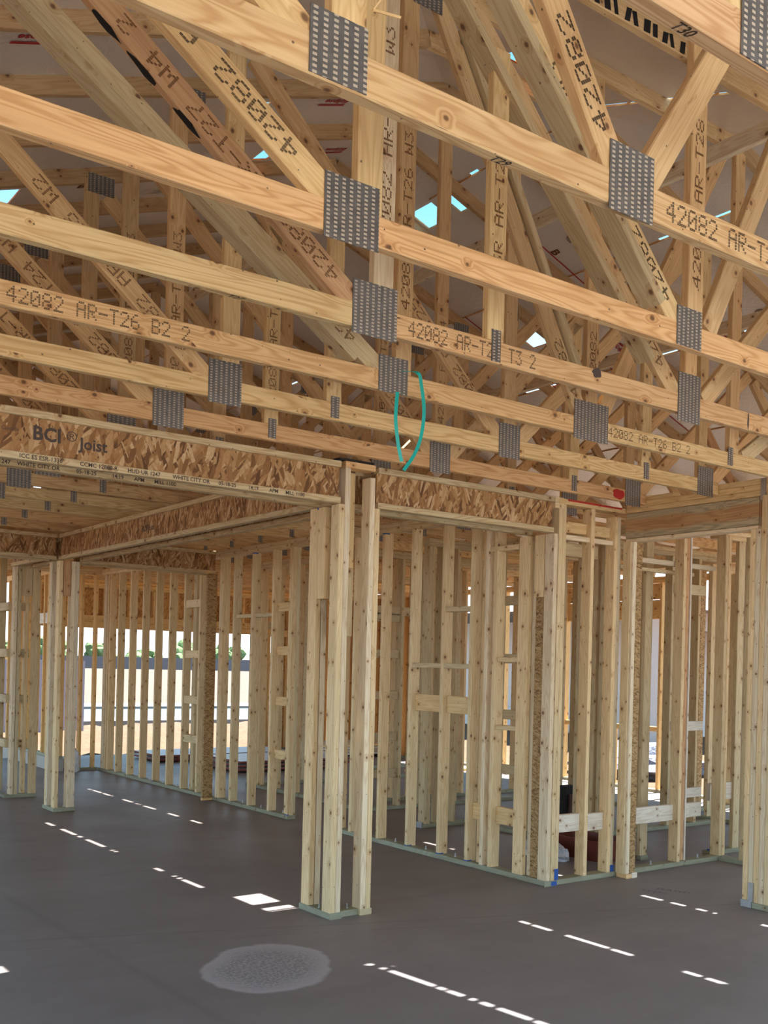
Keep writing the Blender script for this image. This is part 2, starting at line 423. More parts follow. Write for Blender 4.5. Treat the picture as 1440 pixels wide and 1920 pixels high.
# ---------------------------------------------------------------- roof deck: panels with real gaps and vent holes
TA = .345; RIDGE = 4.13; DK = 3.854; FK = 3.524; YB = 17.2
def zl(x, y): return DK + TA * x
def zr(x, y): return DK + TA * (2 * RIDGE - x)
def zf(x, y): return FK + TA * y
def clip(poly, a, b, c):   # keep a*x+b*y<=c
    out = []
    for i in range(len(poly)):
        p, q = poly[i], poly[(i + 1) % len(poly)]; dp, dq = a * p[0] + b * p[1] - c, a * q[0] + b * q[1] - c
        if dp <= 0: out.append(p)
        if dp * dq < 0:
            s = dp / (dp - dq); out.append((p[0] + s * (q[0] - p[0]), p[1] + s * (q[1] - p[1])))
    return out
roof = thing('ceiling', 'foil-faced roof sheathing panels overhead on the trusses', None, (RIDGE, 8, 5.2), kind='structure')
def panel(poly, zfun):
    if len(poly) < 3: return
    ar = sum(poly[i][0] * poly[(i + 1) % len(poly)][1] - poly[(i + 1) % len(poly)][0] * poly[i][1] for i in range(len(poly))) / 2
    if abs(ar) < .004: return
    if ar < 0: poly = poly[::-1]
    n = len(poly); o = Vector((poly[0][0], poly[0][1], zfun(*poly[0])))
    vs = [Vector((x, y, zfun(x, y))) - o for x, y in poly] + [Vector((x, y, zfun(x, y) + .012)) - o for x, y in poly]
    fs = [tuple(range(n - 1, -1, -1)), tuple(range(n, 2 * n))] + [(i, (i + 1) % n, n + (i + 1) % n, n + i) for i in range(n)]
    uv = [(poly[i][0], poly[i][1]) for i in range(n - 1, -1, -1)] + [poly[i] for i in range(n)] + [q for i in range(n) for q in ((0, 0), (.3, 0), (.3, .01), (0, .01))]
    me = poly_mesh('panel', vs, fs, ['foil', 'sheath'], [0] + [1] * (n + 1), uv)
    put('panel', me, roof, Matrix.Translation(o))
def rect(x0, x1, y0, y1): return [(x0, y0), (x1, y0), (x1, y1), (x0, y1)]
def minus(r, h):
    x0, x1, y0, y1 = r; a0, a1, b0, b1 = h
    if a0 >= x1 or a1 <= x0 or b0 >= y1 or b1 <= y0: return [r]
    out = []
    if b0 > y0: out.append((x0, x1, y0, b0))
    if b1 < y1: out.append((x0, x1, b1, y1))
    lo, hi = max(y0, b0), min(y1, b1)
    if a0 > x0: out.append((x0, a0, lo, hi))
    if a1 < x1: out.append((a1, x1, lo, hi))
    return out
def lay(rects, holes, zfun, clips):
    for r in rects:
        rs = [r]
        for h in holes: rs = [q for s in rs for q in minus(s, h)]
        for q in rs:
            p = rect(*q)
            for c in clips: p = clip(p, *c) if p else p
            panel(p, zfun)
def cuts(a, b, first, step, gap):
    e = [first + step * k for k in range(-20, 30) if a < first + step * k < b]
    e = [a] + e + [b]; return [(e[i] + (gap / 2 if i else 0), e[i + 1] - (gap / 2 if i < len(e) - 2 else 0)) for i in range(len(e) - 1)]
HL = [(3.40, 3.52, 6.05, 6.28), (1.72, 1.96, 6.64, 6.94), (2.94, 3.02, 5.34, 5.50)]
HR = [(4.78, 4.985, 5.74, 5.90), (4.78, 4.985, 6.02, 6.28), (6.26, 6.52, 6.40, 6.66)]
HF = [(3.86, 4.06, 4.17, 4.28), (4.16, 4.40, 4.17, 4.37)]
k = 0
rr = []
for x0, x1 in cuts(-2.75, RIDGE, 4.13 - .62, 1.15, .0):
    for y0, y1 in cuts(-2.2, YB, (.4 if k % 2 else 1.62), 2.44, .0): rr.append((x0, x1, y0, y1))
    k += 1
lay(rr, HL, zl, [(1, -1, -.957)])
rr = []; k = 0
for x0, x1 in cuts(RIDGE, 11.01, 4.754, 1.148, .030):
    for y0, y1 in cuts(-2.2, YB, (.9 if k % 2 else 2.12), 2.44, .0): rr.append((x0, x1, y0, y1))
    k += 1
lay(rr, HR, zr, [(-1, -1, -(2 * RIDGE + .957))])
rr = []; k = 0
for y0, y1 in cuts(-1.9, 5.09, 3.37, 1.15, .0):
    f = 4.70 if abs(y0 - 3.37) < .01 else (3.48 if k % 2 else 4.70)
    for x0, x1 in cuts(-2.0, 10.4, f, 2.44, (.034 if abs(y0 - 3.37) < .01 else .0)): rr.append((x0, x1, y0, y1))
    k += 1
lay(rr, HF, zf, [(-1, 1, .957), (1, 1, 2 * RIDGE + .957)])

# added strips mask row gaps into sun dashes; added covers block sun at small openings
def over(x0, x1, y0, y1, zfun, up, name, mat, th=.004):
    P = [(x0, y0), (x1, y0), (x1, y1), (x0, y1)]; o = Vector((x0, y0, zfun(x0, y0)))
    vs = [Vector((a, b, zfun(a, b) + up)) - o for a, b in P] + [Vector((a, b, zfun(a, b) + up + th)) - o for a, b in P]
    put(name, poly_mesh(name, vs, [(3, 2, 1, 0), (4, 5, 6, 7), (0, 1, 5, 4), (1, 2, 6, 5), (2, 3, 7, 6), (3, 0, 4, 7)], [mat]), roof, Matrix.Translation(o))
OPEN = {4.754: [(5.46, 5.54), (6.64, 7.10), (7.30, 7.42), (8.18, 8.28), (8.45, 8.87), (8.95, 9.05), (9.12, 9.51), (9.70, 9.90)],
        5.902: [(2.98, 3.15), (3.26, 3.42), (3.46, 3.56), (3.91, 4.05), (4.08, 4.40), (4.53, 4.68), (4.71, 4.79), (9.19, 9.40), (9.70, 9.93), (10.26, 10.66), (10.72, 11.11), (11.43, 11.71), (11.78, 12.18)],
        7.05: [(3.86, 4.00), (4.17, 4.27), (4.33, 4.43), (4.46, 4.61), (4.69, 4.86), (5.5, 5.8), (6.9, 7.3)], 8.198: [(6.5, 6.9)], 9.346: [], 10.494: []}
for x, op in OPEN.items():
    a = 2 * RIDGE + .957 - x
    for (o0, o1) in op + [(YB, YB)]:
        if o0 > a + .01: over(x - .05, x + .05, a, o0, zr, .0125, 'sun_mask_strip', 'foil')
        a = max(a, o1)
for y0, y1 in ((3.44, 3.47), (3.66, 3.70), (3.985, 4.01), (4.055, 4.085), (4.40, 4.44)): over(4.65, 4.75, y0, y1, zf, .0125, 'sun_mask_strip', 'foil')  # added strips break the front seam's sunlight into dashes
over(4.76, 5.0, 5.805, 5.835, zr, .0125, 'sun_split_bar', 'sheath', .012)  # bar added to split the sun patch on the floor
def block_sun(h, zfun):  # unseen cover added above a hole to keep direct sun out
    x0, x1, y0, y1 = h
    over(x0 - .03, x1 + .09, y0 - .03, y1 + .05, zfun, .24, 'sun_blocker', 'sheath', .012)
    over(x0 - .04, x0 - .025, y0 - .03, y1 + .05, zfun, .0125, 'sun_blocker_side', 'sheath', .227); over(x0 - .03, x1 + .09, y0 - .045, y0 - .03, zfun, .0125, 'sun_blocker_side', 'sheath', .227)
for h in HL[:2]: block_sun(h, zl)
block_sun(HR[2], zr)
for h in HF: block_sun(h, zf)

def deck_print(x, y, zfun, me, slope_dir, name='print', turn=0.0):
    e = .05
    ax = Vector((e, 0, zfun(x + e, y) - zfun(x, y))).normalized(); ay = Vector((0, e, zfun(x, y + e) - zfun(x, y))).normalized()
    nrm = ax.cross(ay)
    p = Vector((x, y, zfun(x, y))) - nrm * .003
    r = Matrix.Rotation(turn, 4, 'Y')
    o = put(name, me, roof, frame(p, ax * slope_dir, ay * -slope_dir) @ r)
    o['kind'] = 'stuff'
    return o
ECL = font_mesh('Eclipse', .066, 'red_ink', .002, .2); BAR = poly_mesh('bar', [(0, 0, .062), (.20, 0, .062), (.205, 0, .086), (.005, 0, .086)], [(0, 1, 2, 3)], ['red_ink'])
def round_stamp(r):
    vs, fs = [], []
    for k in range(9):
        z = -r + r * (k + .5) * 2 / 9; h = math.sqrt(max(0, r * r - z * z)); n = len(vs)
        vs += [(-h, 0, z - r * .06), (h, 0, z - r * .06), (h, 0, z + r * .06), (-h, 0, z + r * .06)]; fs.append((n, n + 1, n + 2, n + 3))
    return poly_mesh('round_stamp', vs, fs, ['brown_ink'])
RST = round_stamp(.055); LPO = font_mesh('B', .10, 'brown_ink', .004); FINE = font_mesh('RATED SHEATHING\n32/16 EXPOSURE 1\nSIZED FOR SPACING', .022, 'grey_ink')
for (x, y, f) in ((1.52, 4.64, zl), (3.56, 5.30, zl), (4.08, 6.10, zl), (3.2, 7.0, zl), (2.2, 5.9, zl), (6.76, 5.95, zr), (7.30, 6.18, zr), (4.60, 7.7, zr), (8.4, 5.2, zr), (6.3, 7.6, zr), (5.6, 3.55, zf), (4.2, 3.0, zf)):
    d = -1 if f is zl else 1
    a = deck_print(x, y, f, ECL, d, 'red_print'); deck_print(x, y, f, BAR, d, 'red_print'); deck_print(x + d * .10, y - d * .15 if 0 else y + d * .17, f, FINE, d, 'grade_print')
for (x, y, f) in ((5.60, 5.33, zr), (6.9, 4.6, zr), (2.3, 6.4, zl)):
    deck_print(x, y, f, RST, 1, 'round_print'); deck_print(x + .02, y + .26, f, LPO, 1, 'letter_print')
# red chalk lines snapped across the foil
def chalk(x0, y0, x1, y1, f, w=.006):
    a = Vector((x0, y0, f(x0, y0) - .003)); b = Vector((x1, y1, f(x1, y1) - .003)); d = (b - a).normalized(); s = d.cross(Vector((0, 0, 1))).normalized() * w
    me = poly_mesh('chalk', [a - s - a, a + s - a, b + s - a, b - s - a], [(0, 1, 2, 3)], ['red_ink']); put('chalk_line', me, roof, Matrix.Translation(a))
for q in ((4.35, 2.25, 4.37, 3.3, zf), (5.2, 2.1, 5.2, 3.2, zf), (6.0, 1.2, 6.02, 2.2, zf), (5.4, 5.6, 6.5, 5.62, zr), (6.6, 5.0, 8.0, 5.05, zr), (6.9, 6.2, 8.4, 6.2, zr), (5.9, 6.9, 8.2, 6.95, zr), (7.0, 4.2, 8.5, 4.25, zr)):
    chalk(*q)

# ================================================================ TRUSSES
TT, TW = .0395, .0925
ZB0 = 2.822; ZBC = ZB0 + TW / 2
def under(x): return 3.76 + TA * min(x, 2 * RIDGE - x)
CO = (TW / 2) / cos(math.atan(TA))
TY = lambda n: 1.275 if n == 30 else 1.246 + .635 * (30 - n)
ORD = ['first', 'second', 'third', 'fourth', 'fifth', 'sixth', 'seventh', 'eighth', 'ninth', 'tenth', 'eleventh', 'twelfth', 'thirteenth', 'fourteenth', 'fifteenth', 'sixteenth', 'seventeenth', 'eighteenth']
LAB = {30: 'near hip roof truss marked T30 crossing the upper right corner', 29: 'orange-tan hip roof truss marked T29 crossing above the others at top centre',
       28: 'hip roof truss marked T28 with a large gusset under its yellow web', 27: 'hip roof truss stamped 42082 AR-T27 right of its square gusset',
       26: 'hip roof truss stamped AR-T26 B2 2 with a teal strap hanging on it', 25: 'yellowish roof truss just behind the strap-hung truss',
       24: 'brown roof truss running closest above the strand-board headers'}
def plate(tr, host, x, z, w, h, y):
    me = gus_mesh(w, h)
    return put('gusset_plate', me, tr, frame((x - w / 2, y - TT / 2 - .0018, z - h / 2), (1, 0, 0), (0, 0, 1)))
GM = {}
def gus_mesh(w, h):
    k = (w, h)
    if k not in GM:
        t = .0012
        vs = [(x, y, z) for y in (-t, t) for z in (0, h) for x in (0, w)]
        fs = [(0, 1, 3, 2), (5, 4, 6, 7), (0, 4, 5, 1), (2, 3, 7, 6), (0, 2, 6, 4), (1, 5, 7, 3)]
        uv = []
        for f in fs: uv += [(vs[i][0], vs[i][2]) for i in f]
        GM[k] = poly_mesh('tooth_plate', vs, fs, ['gusset'], None, uv)
    return GM[k]
def member(tr, name, y, p, q, kind, w=TW, t=None, mat='wood'):
    return stick(tr, name, (p[0], y, p[1]), (q[0], y, q[1]), Vector((-(q[1] - p[1]), 0, q[0] - p[0])) if q[0] >= p[0] else Vector((q[1] - p[1], 0, -(q[0] - p[0]))), w, t or TT - .003, kind, mat)
def brace(tr, y, p, q, side=-1, f0=.05, f1=.95):
    d = Vector((q[0] - p[0], 0, q[1] - p[1])); nn = Vector((-d.z, 0, d.x)).normalized()
    if nn.z < 0: nn = -nn
    off = nn * side * (TW / 2 + TT / 2 + .001)
    a = Vector((p[0], y, p[1])) + d * f0 + off; b = Vector((p[0], y, p[1])) + d * f1 + off
    stick(tr, 'web_brace', a, b, Vector((0, 1, 0)), TW, TT, 'olive')
TR = {}
for n in range(30, 5, -1):
    y = TY(n)
    if n >= 24: lab = LAB[n]
    else: lab = 'common roof truss, ' + ORD[23 - n] + ' one beyond the strand-board header line'
    tr = thing('roof_truss', lab, 'roof truss', (RIDGE, y, ZB0), 'roof trusses' if n < 24 else None); T = {}; TR[n] = (tr, T)
    ck = {29: 'web', 28: 'salmon', 27: 'yellow', 26: 'chord', 25: 'yellow', 24: 'salmon', 30: 'brown'}.get(n, random.choice(['chord', 'web', 'yellow', 'chord']))  # nearest truss chord browner, its shade put into the tone
    cm = 'clear_wood'
    xe0, xe1 = -2.62, 10.88
    if n in (24, 25):
        T['bc'] = member(tr, 'bottom_chord', y, (-2.62, ZBC), (6.135, ZBC), ck, TW, TT, cm); member(tr, 'bottom_chord', y, (6.27, ZBC), (10.88, ZBC), ck, TW, TT, cm)
    elif n == 27:
        T['bc'] = member(tr, 'bottom_chord', y, (-2.62, ZBC), (2.24, ZBC), 'yellow', TW, TT, cm); T['bc2'] = member(tr, 'bottom_chord', y, (2.243, ZBC), (10.88, ZBC), 'salmon', TW, TT, cm)
    elif n == 26:
        T['bc'] = member(tr, 'bottom_chord', y, (-2.62, ZBC), (4.11, ZBC), 'chord', TW, TT, cm); T['bc2'] = member(tr, 'bottom_chord', y, (4.113, ZBC), (10.88, ZBC), 'yellow', TW, TT, cm)
    elif n < 24:
        T['bc'] = member(tr, 'bottom_chord', y, (-2.62, ZBC), (4.13, ZBC), ck, TW, TT, cm); member(tr, 'bottom_chord', y, (4.133, ZBC), (10.88, ZBC), ck, TW, TT, cm)
    else: T['bc'] = member(tr, 'bottom_chord', y, (-2.62, ZBC), (10.88, ZBC), ck, TW, TT, cm)
    hip = y - .957 if n >= 25 else RIDGE
    zt = under(hip) + CO
    for s in (0, 1):
        X = (lambda v: v) if s == 0 else (lambda v: 2 * RIDGE - v)
        member(tr, 'top_chord', y, (X(-2.75), under(-2.75) + CO), (X(hip), zt), 'dark', TW, TT)
    if n >= 25:
        T['flat'] = member(tr, 'top_chord', y, (hip, zt), (2 * RIDGE - hip, zt), 'web', TW, TT)
    zf_ = under(hip)          # underside of the flat chord
    zb = ZB0 + TW             # top of the bottom chord
    mir = lambda p: (2 * RIDGE - p[0], p[1])
    def both(name, p, q, kind, right=True):
        a = member(tr, name, y, p, q, kind)
        if right: member(tr, name, y, mir(p), mir(q), kind)
        return a
    wk = lambda: random.choice(['web', 'web', 'red', 'dark', 'chord'])
    G = lambda x, w, h, dz=.03: plate(tr, None, x, ZBC + dz, w, h, y)
    if n <= 25:
        a = both('web', (2.20, zb - .02), (.85, 4.03), 'chord' if n > 20 else wk()); T['w1'] = a
        T['v1'] = both('web', (2.305, zb), (2.305, under(2.305) + .02), 'yellow' if n == 25 else 'web')
        T['w2'] = both('web', (4.06, zb - .01), (2.40, 4.50), 'web' if n > 22 else wk())
        T['v2'] = member(tr, 'web', y, (RIDGE, zb), (RIDGE, zf_ + .02), 'web')
        T['v3'] = both('web', (2.90, zb), (2.90, zb + .86 * (4.06 - 2.90) + .10), 'yellow' if n > 23 else 'web')
        both('web', (.78, 4.0), (-.25, zb), wk())
        if n >= 12:
            G(2.275, .175, .205); G(RIDGE, .165, .20); G(5.985, .17, .20)
            plate(tr, None, 2.905, ZBC + .02, .05, .11, y); plate(tr, None, 5.36, ZBC + .02, .05, .11, y)
            plate(tr, None, 2.36, under(2.36) - .02, .17, .12, y); plate(tr, None, .85, under(.85) - .02, .17, .12, y)
            plate(tr, None, 5.90, under(5.90) - .02, .17, .12, y)
    elif n == 26:
        T['w1'] = both('web', (2.76, zb - .02), (.98, 4.07), 'olive'); brace(tr, y, (2.76, zb - .02), (.98, 4.07), -1, .08, .97)
        T['v1'] = both('web', (2.86, zb), (2.86, zf_ + .02), 'web')
        T['w2'] = both('web', (4.07, zb - .01), (3.02, zf_ - .02), 'web'); brace(tr, y, (4.07, zb), (3.02, zf_), 1, .12, .92)
        T['v2'] = member(tr, 'web', y, (RIDGE, zb), (RIDGE, zf_ + .02), 'web')
        G(2.80, .165, .165); G(4.125, .265, .205); plate(tr, None, 5.36, ZBC + .02, .05, .11, y)
        plate(tr, None, 2.95, zf_ - .02, .17, .16, y)
    elif n == 27:
        T['w1'] = both('web', (2.17, zb - .02), (.71, 3.97), 'red')
        T['v1'] = both('web', (2.275, zb), (2.275, zf_ + .02), 'pale')
        T['w2'] = both('web', (4.02, zb - .01), (2.42, zf_ - .02), 'web'); brace(tr, y, (4.02, zb), (2.42, zf_), -1, .10, .92)
        T['v2'] = member(tr, 'web', y, (RIDGE, zb), (RIDGE, zf_ + .02), 'chord')
        T['v3'] = both('web', (2.85, zb), (2.85, zb + .97 * (4.02 - 2.85) + .06), 'yellow')
        G(2.235, .205, .20); G(4.115, .17, .235); plate(tr, None, 2.85, ZBC + .025, .05, .13, y); plate(tr, None, 2.35, zf_ - .02, .18, .16, y)
        plate(tr, None, 4.13, zf_ + .01, .17, .2, y)
    elif n == 28:
        T['w1'] = both('web', (1.66, zb - .02), (.26, 3.82), 'yellow')
        T['v1'] = both('web', (1.755, zb), (1.755, zf_ + .02), 'yellow')
        T['w2'] = both('web', (3.21, zb - .01), (1.86, zf_ - .02), 'yellow'); brace(tr, y, (3.21, zb), (1.86, zf_), -1, .06, .92)
        T['v2'] = both('web', (3.31, zb), (3.31, zf_ + .02), 'chord')
        both('web', (3.40, zb), (4.10, zf_), 'web')
        G(1.69, .195, .19); G(3.27, .15, .15); G(4.98, .15, .15); plate(tr, None, 1.8, zf_ - .02, .18, .16, y)
    elif n == 29:
        T['w1'] = both('web', (1.15, zb - .03), (-.05, 3.72), 'yellow')
        T['v1'] = both('web', (1.245, zb), (1.245, zf_ + .02), 'yellow')
        T['w2'] = both('web', (2.13, zb - .01), (1.33, zf_ - .02), 'chord')
        T['w3'] = both('web', (2.23, zb - .01), (3.02, zf_), 'web')
        both('web', (3.05, zb), (3.05, zf_), 'web'); both('web', (4.05, zb), (3.15, zf_), 'web')
        G(1.215, .15, .145); G(2.175, .18, .185); plate(tr, None, 1.28, zf_ - .02, .18, .16, y)
    else:
        both('web', (1.80, zb), (1.30, zf_), 'yellow'); both('web', (1.92, zb), (2.75, zf_), 'olive'); both('web', (.72, zb), (.72, zf_), 'yellow'); both('web', (3.2, zb), (2.85, zf_), 'web')
        G(1.86, .15, .15)

# stamps on chords and webs
ink = lambda n, k, *a, **q: stamp(TR[n][1][k], *a, **q)
X0 = -2.62
ink(26, 'bc', '42082 AR-T26 B2 2', .060, 1.07 - X0, pitch=.0425)
ink(26, 'bc2', '42082 AR-T26 B2 2', .050, 4.262 - 4.113, pitch=.042)
ink(27, 'bc2', '42082 AR-T27 T3 2', .062, 2.395 - 2.243, pitch=.0405)
ink(29, 'bc', '42082 AR-T29', .060, 2.325 - X0, pitch=.048)
for n, txt, x, yy in ((29, 'T29', 1.68, 1.0), (28, 'T28', 1.60, 1.0), (27, 'T27', 1.63, 1.0), (30, 'T30', 1.60, 1.0)):
    on_face(TR[n][1]['bc'], 'marker_writing', font_mesh(txt, .036, 'ink', .0004, .3), x - X0, .012, 'under')
for n, k, s, z in ((28, 'w1', '42082 AR-T28 W1', .20), (27, 'w1', '42082 AR-T27 W4 2', .14), (26, 'w1', '42082', .22), (25, 'w1', '42082 AR-T25 W2', .18), (24, 'w1', '42082 AR-T24 W2', .16),
                   (29, 'w2', '42082 AR-T29 W3', .12), (28, 'w2', '42082 AR-T28 W3', .10), (27, 'w2', '42082', .16), (26, 'w2', '42082', .13), (25, 'w2', '42082 AR-T25 W4', .2), (24, 'w2', '42082 AR-T24', .2),
                   (23, 'w1', '42082 AR-T23 W2', .2), (22, 'w1', '42082 AR-T22 W2', .2)):
    o = TR[n][1][k]
    ln = max(v.co.x for v in o.data.vertices)
    # a web leaning left runs from its foot up: print reads along it from the foot
    stamp(o, s, .058, z, None, 'lean', 'brown_ink' if n not in (28, 29) else 'ink', .062)
for n, k, s, z in ((27, 'v1', '42082 AR-T27 W3', .25), (26, 'v1', '42082 AR-T26 W3', .30), (27, 'v3', 'T3R AR-T27 2', .25), (28, 'v2', '42082 AR-T28 W5', .15), (24, 'v3', '42082 AR-T24 W7', .1),
                   (25, 'v3', 'W7', .42), (24, 'v1', '42082 AR-T24 W3', .1), (23, 'v1', '42082 AR-T23 W3', .3), (22, 'v3', '42082 AR-T22', .2), (24, 'v2', '42082 AR-T24', .2), (23, 'v2', '42082 AR-T23', .3), (26, 'v2', '42082', .2)):
    stamp(TR[n][1][k], s, .05, z, None, 'front', 'brown_ink', .055)
# grade stamps
for n, k, s, x in ((28, 'bc', 'R-18', .78), (28, 'bc', 'RED', 1.28), (27, 'bc', 'GORMAN', .72), (25, 'bc', 'GRN', 2.56), (24, 'bc', 'GRN', 2.45), (26, 'bc', 'GRN', 3.95)):
    o = stamp(TR[n][1][k], s, .018, x - X0, .02, 'front', 'ink', .013, double=False, name='grade_stamp'); o.matrix_local = o.matrix_local @ Matrix.Rotation(pi / 2, 4, 'Y')
# black spray and brush marks
def blot(host, along, up, w, h, seed, mat='black_paint', side='front'):
    r = random.Random(seed); n = 14; vs = [(0, 0, 0)]
    for i in range(n):
        a = 2 * pi * i / n; q = r.uniform(.75, 1.1); vs.append((w / 2 * cos(a) * q, 0, h / 2 * sin(a) * q))
    fs = [(0, i, i % n + 1) for i in range(1, n + 1)]
    on_face(host, 'paint_mark', poly_mesh('blot', vs, fs, [mat]), along, up, side)
for i, a in enumerate((.62, .86, 1.06, 1.22, 1.38, 1.5)):
    blot(TR[27][1]['w1'], a * .98, .0, .13, .034, i, side='under' if TR[27][1]['w1'].matrix_local.to_3x3().col[2].z > 0 else 'top')
fb = TR[27][1]['flat']; L0 = 3.32 - (TY(27) - .957)
for i in range(11):
    r = random.Random(40 + i); vs = []
    w = r.uniform(.025, .05); h = r.uniform(.055, .08); s = r.uniform(-.02, .02)
    me = poly_mesh('brush', [(0, 0, 0), (w, 0, .004), (w + s, 0, h), (s, 0, h - .006)], [(0, 1, 2, 3)], ['black_paint'])
    on_face(fb, 'brush_mark', me, L0 + i * .066, -.042, 'front')
blot(TR[27][1]['bc2'], 3.98 - .52 - 2.243, .03, .07, .05, 31, 'grey_ink')
blot(TR[27][1]['bc2'], 4.60 - 2.243, 0, .016, .085, 32, 'grey_ink')
blot(TR[24][1]['bc'], 5.83 - X0, 0, .14, .075, 33, 'red_paint')

# lateral braces across the webs, and pale blocks between trusses
for (x, z, y0, y1, lab) in ((4.9, 4.60, 4.35, 6.4, 'pale lateral brace tying truss webs just below the foil, centre right'), (3.55, 4.45, 5.0, 7.6, 'tan lateral brace tying truss webs left of the vertical posts'),
                            (4.67, 4.37, 3.02, 3.86, 'short pale brace end between the hip trusses at upper right'), (6.55, 4.15, 4.3, 7.4, 'tan lateral brace low on the right roof slope')):
    o = stick(None, 'lateral_brace', (x, y0, z), (x, y1, z), (0, 0, 1), .0925, .0395, 'pale'); tag(o, lab, 'brace')

# teal strap over the T26 chord
def ribbon(name, pts, w, mat):
    vs, fs = [], []
    P = [Vector(p) for p in pts]; Q = []
    for i in range(len(P) - 1):
        a, b, c, d = P[max(0, i - 1)], P[i], P[i + 1], P[min(len(P) - 1, i + 2)]
        for k in range(6):
            t = k / 6; Q.append(.5 * ((2 * b) + (c - a) * t + (2 * a - 5 * b + 4 * c - d) * t * t + (3 * b - a - 3 * c + d) * t ** 3))
    Q.append(P[-1])
    for i, p in enumerate(Q):
        d = (Q[min(i + 1, len(Q) - 1)] - Q[max(i - 1, 0)]).normalized(); s = Vector((.88, -.48, 0)); s = (s - d * s.dot(d)).normalized() * w / 2; nn = d.cross(s).normalized() * .0008
        vs += [p - s - nn, p + s - nn, p + s + nn, p - s + nn]
    for i in range(len(Q) - 1):
        a = 4 * i
        for j in range(4): fs.append((a + j, a + (j + 1) % 4, a + 4 + (j + 1) % 4, a + 4 + j))
    o = bpy.data.objects.new(name, poly_mesh(name, vs, fs, [mat])); COL.objects.link(o); return o
yk = TY(26)
st = ribbon('strap', [(2.811, 3.70, 2.495), (2.79, 3.70, 2.566), (2.772, 3.70, 2.671), (2.777, 3.705, 2.75), (2.789, 3.715, 2.81)], .016, 'teal')
tag(st, 'short teal strap end hanging at the left below the T26 chord', 'strap')
st = ribbon('strap', [(2.83, yk + .035, 2.88), (2.835, yk, 2.9225), (2.86, yk - .03, 2.926), (2.90, 3.71, 2.915), (2.918, 3.705, 2.86), (2.933, 3.70, 2.746), (2.921, 3.70, 2.634), (2.886, 3.70, 2.543), (2.824, 3.70, 2.457)], .016, 'teal')
tag(st, 'long teal plastic strap looped over the T26 chord and curling down', 'strap')

# ================================================================ I-JOIST HEADERS
def ijoist(label, p0, p1, face, y0=2.56, y1=2.82, web_out=True, fl_kind='olive'):
    """p0->p1 run of one doubled I-joist; face = outward horizontal normal of the visible side"""
    p0, p1, fc = Vector((*p0, 0)), Vector((*p1, 0)), Vector((*face, 0)); t = thing('i_joist', label, 'i-joist', ((p0.x + p1.x) / 2, (p0.y + p1.y) / 2, y0)); d = (p1 - p0).normalized()
    if Vector((0, 0, 1)).cross(d).dot(fc) > 0: p0, p1 = p1, p0; d = -d          # local -Y looks outward
    up = Vector((0, 0, 1)); fh = .038; T = {}
    for k, off in enumerate((0.0, -.22)):
        c = fc * (off - .029)
        web = put('web', stick_mesh((p1 - p0).length, y1 - y0 - 2 * fh + .01, .012, 'osb'), t, frame(p0 + c + up * (y0 + y1) / 2, d, up)); T['web%d' % k] = web
        T['bf%d' % k] = put('bottom_flange', stick_mesh((p1 - p0).length, .058, fh, 'clear_wood'), t, frame(p0 + c + up * (y0 + fh / 2), d, fc), tone(fl_kind))
        T['tf%d' % k] = put('top_flange', stick_mesh((p1 - p0).length, .058, fh, 'clear_wood'), t, frame(p0 + c + up * (y1 - fh / 2), d, fc), tone(fl_kind))
    return t, T
tj, J1 = ijoist('strand-board i-joist header printed BCI Joist, left of the centre post', (-2.4, 5.235), (3.515, 5.235), (0, -1))
tj, J2 = ijoist('strand-board i-joist header between the centre post and the corner post', (3.80, 5.235), (5.375, 5.235), (0, -1))
tj, J3 = ijoist('long strand-board i-joist running back from the centre post', (3.515, 5.40), (3.515, 10.33), (-1, 0))
tj, J4 = ijoist('strand-board i-joist at the far left going out of frame', (.2, 10.345), (3.50, 10.345), (0, -1))
tj, J5 = ijoist('far strand-board i-joist ending at the left stud wall', (3.82, 10.50), (5.375, 10.50), (0, -1))
tj, J6 = ijoist('short strand-board i-joist seen end-on at far left behind the far post', (3.40, 10.66), (3.40, 11.55), (-1, 0))
bx = lambda j, o: max(v.co.x for v in j[o].data.vertices)
def jprint(host, me, x, z, name='print'):        # x = world x of the text start; host local X is world x here
    on_face(host, name, me, x - (host.matrix_local.translation.x + ORG[host.parent.name].x), z, 'front')
jprint(J1['web0'], font_mesh('BCI', .098, 'grey_ink', .003), 1.64, -.015); jprint(J1['web0'], font_mesh('®', .075, 'grey_ink', .0), 1.815, .0)
jprint(J1['web0'], font_mesh('Joist', .085, 'grey_ink', .002), 1.885, -.030)
jprint(J1['web0'], font_mesh('Boise Cascade', .026, 'grey_ink', .0), 1.42, .012)
for under_, xx, tx in [(0, *q) for q in ((1.57, 'ICC ES ESR-1336'), (1.88, 'CCMC 12880-R'), (2.14, 'HUD UR 1247'), (2.40, 'WHITE CITY OR'), (2.68, '05-18-25'), (2.87, '14:19'), (3.01, 'APM'), (3.12, 'MILL 1100'))] + \
        [(1, *q) for q in ((1.53, '1247'), (1.625, 'WHITE CITY OR'), (1.94, '05-18-25'), (2.14, '14:19'), (2.27, 'APM'), (2.39, 'MILL 1100'))]:
    o = J1['bf1' if under_ else 'bf0']; me = font_mesh(tx, .031, 'grey_ink', .0006)
    hw = max(v.co.z for v in o.data.vertices); ht = max(v.co.y for v in o.data.vertices)
    q = bpy.data.objects.new('print', me); COL.objects.link(q); q.parent = o; q['kind'] = 'stuff'
    gx = xx - (o.matrix_local.translation.x + ORG[o.parent.name].x)
    inv = o.matrix_local.to_3x3().inverted(); rt = inv @ Vector((1, 0, 0)); upv = inv @ Vector((0, 0, 1)); outv = inv @ Vector((0, -1, 0))
    q.matrix_local = frame(rt * gx + outv * (hw + .0012) - upv * .011, rt, upv)
jprint(J1['web0'], font_mesh('7 26 11', .05, 'ink', .0), 3.02, -.03)
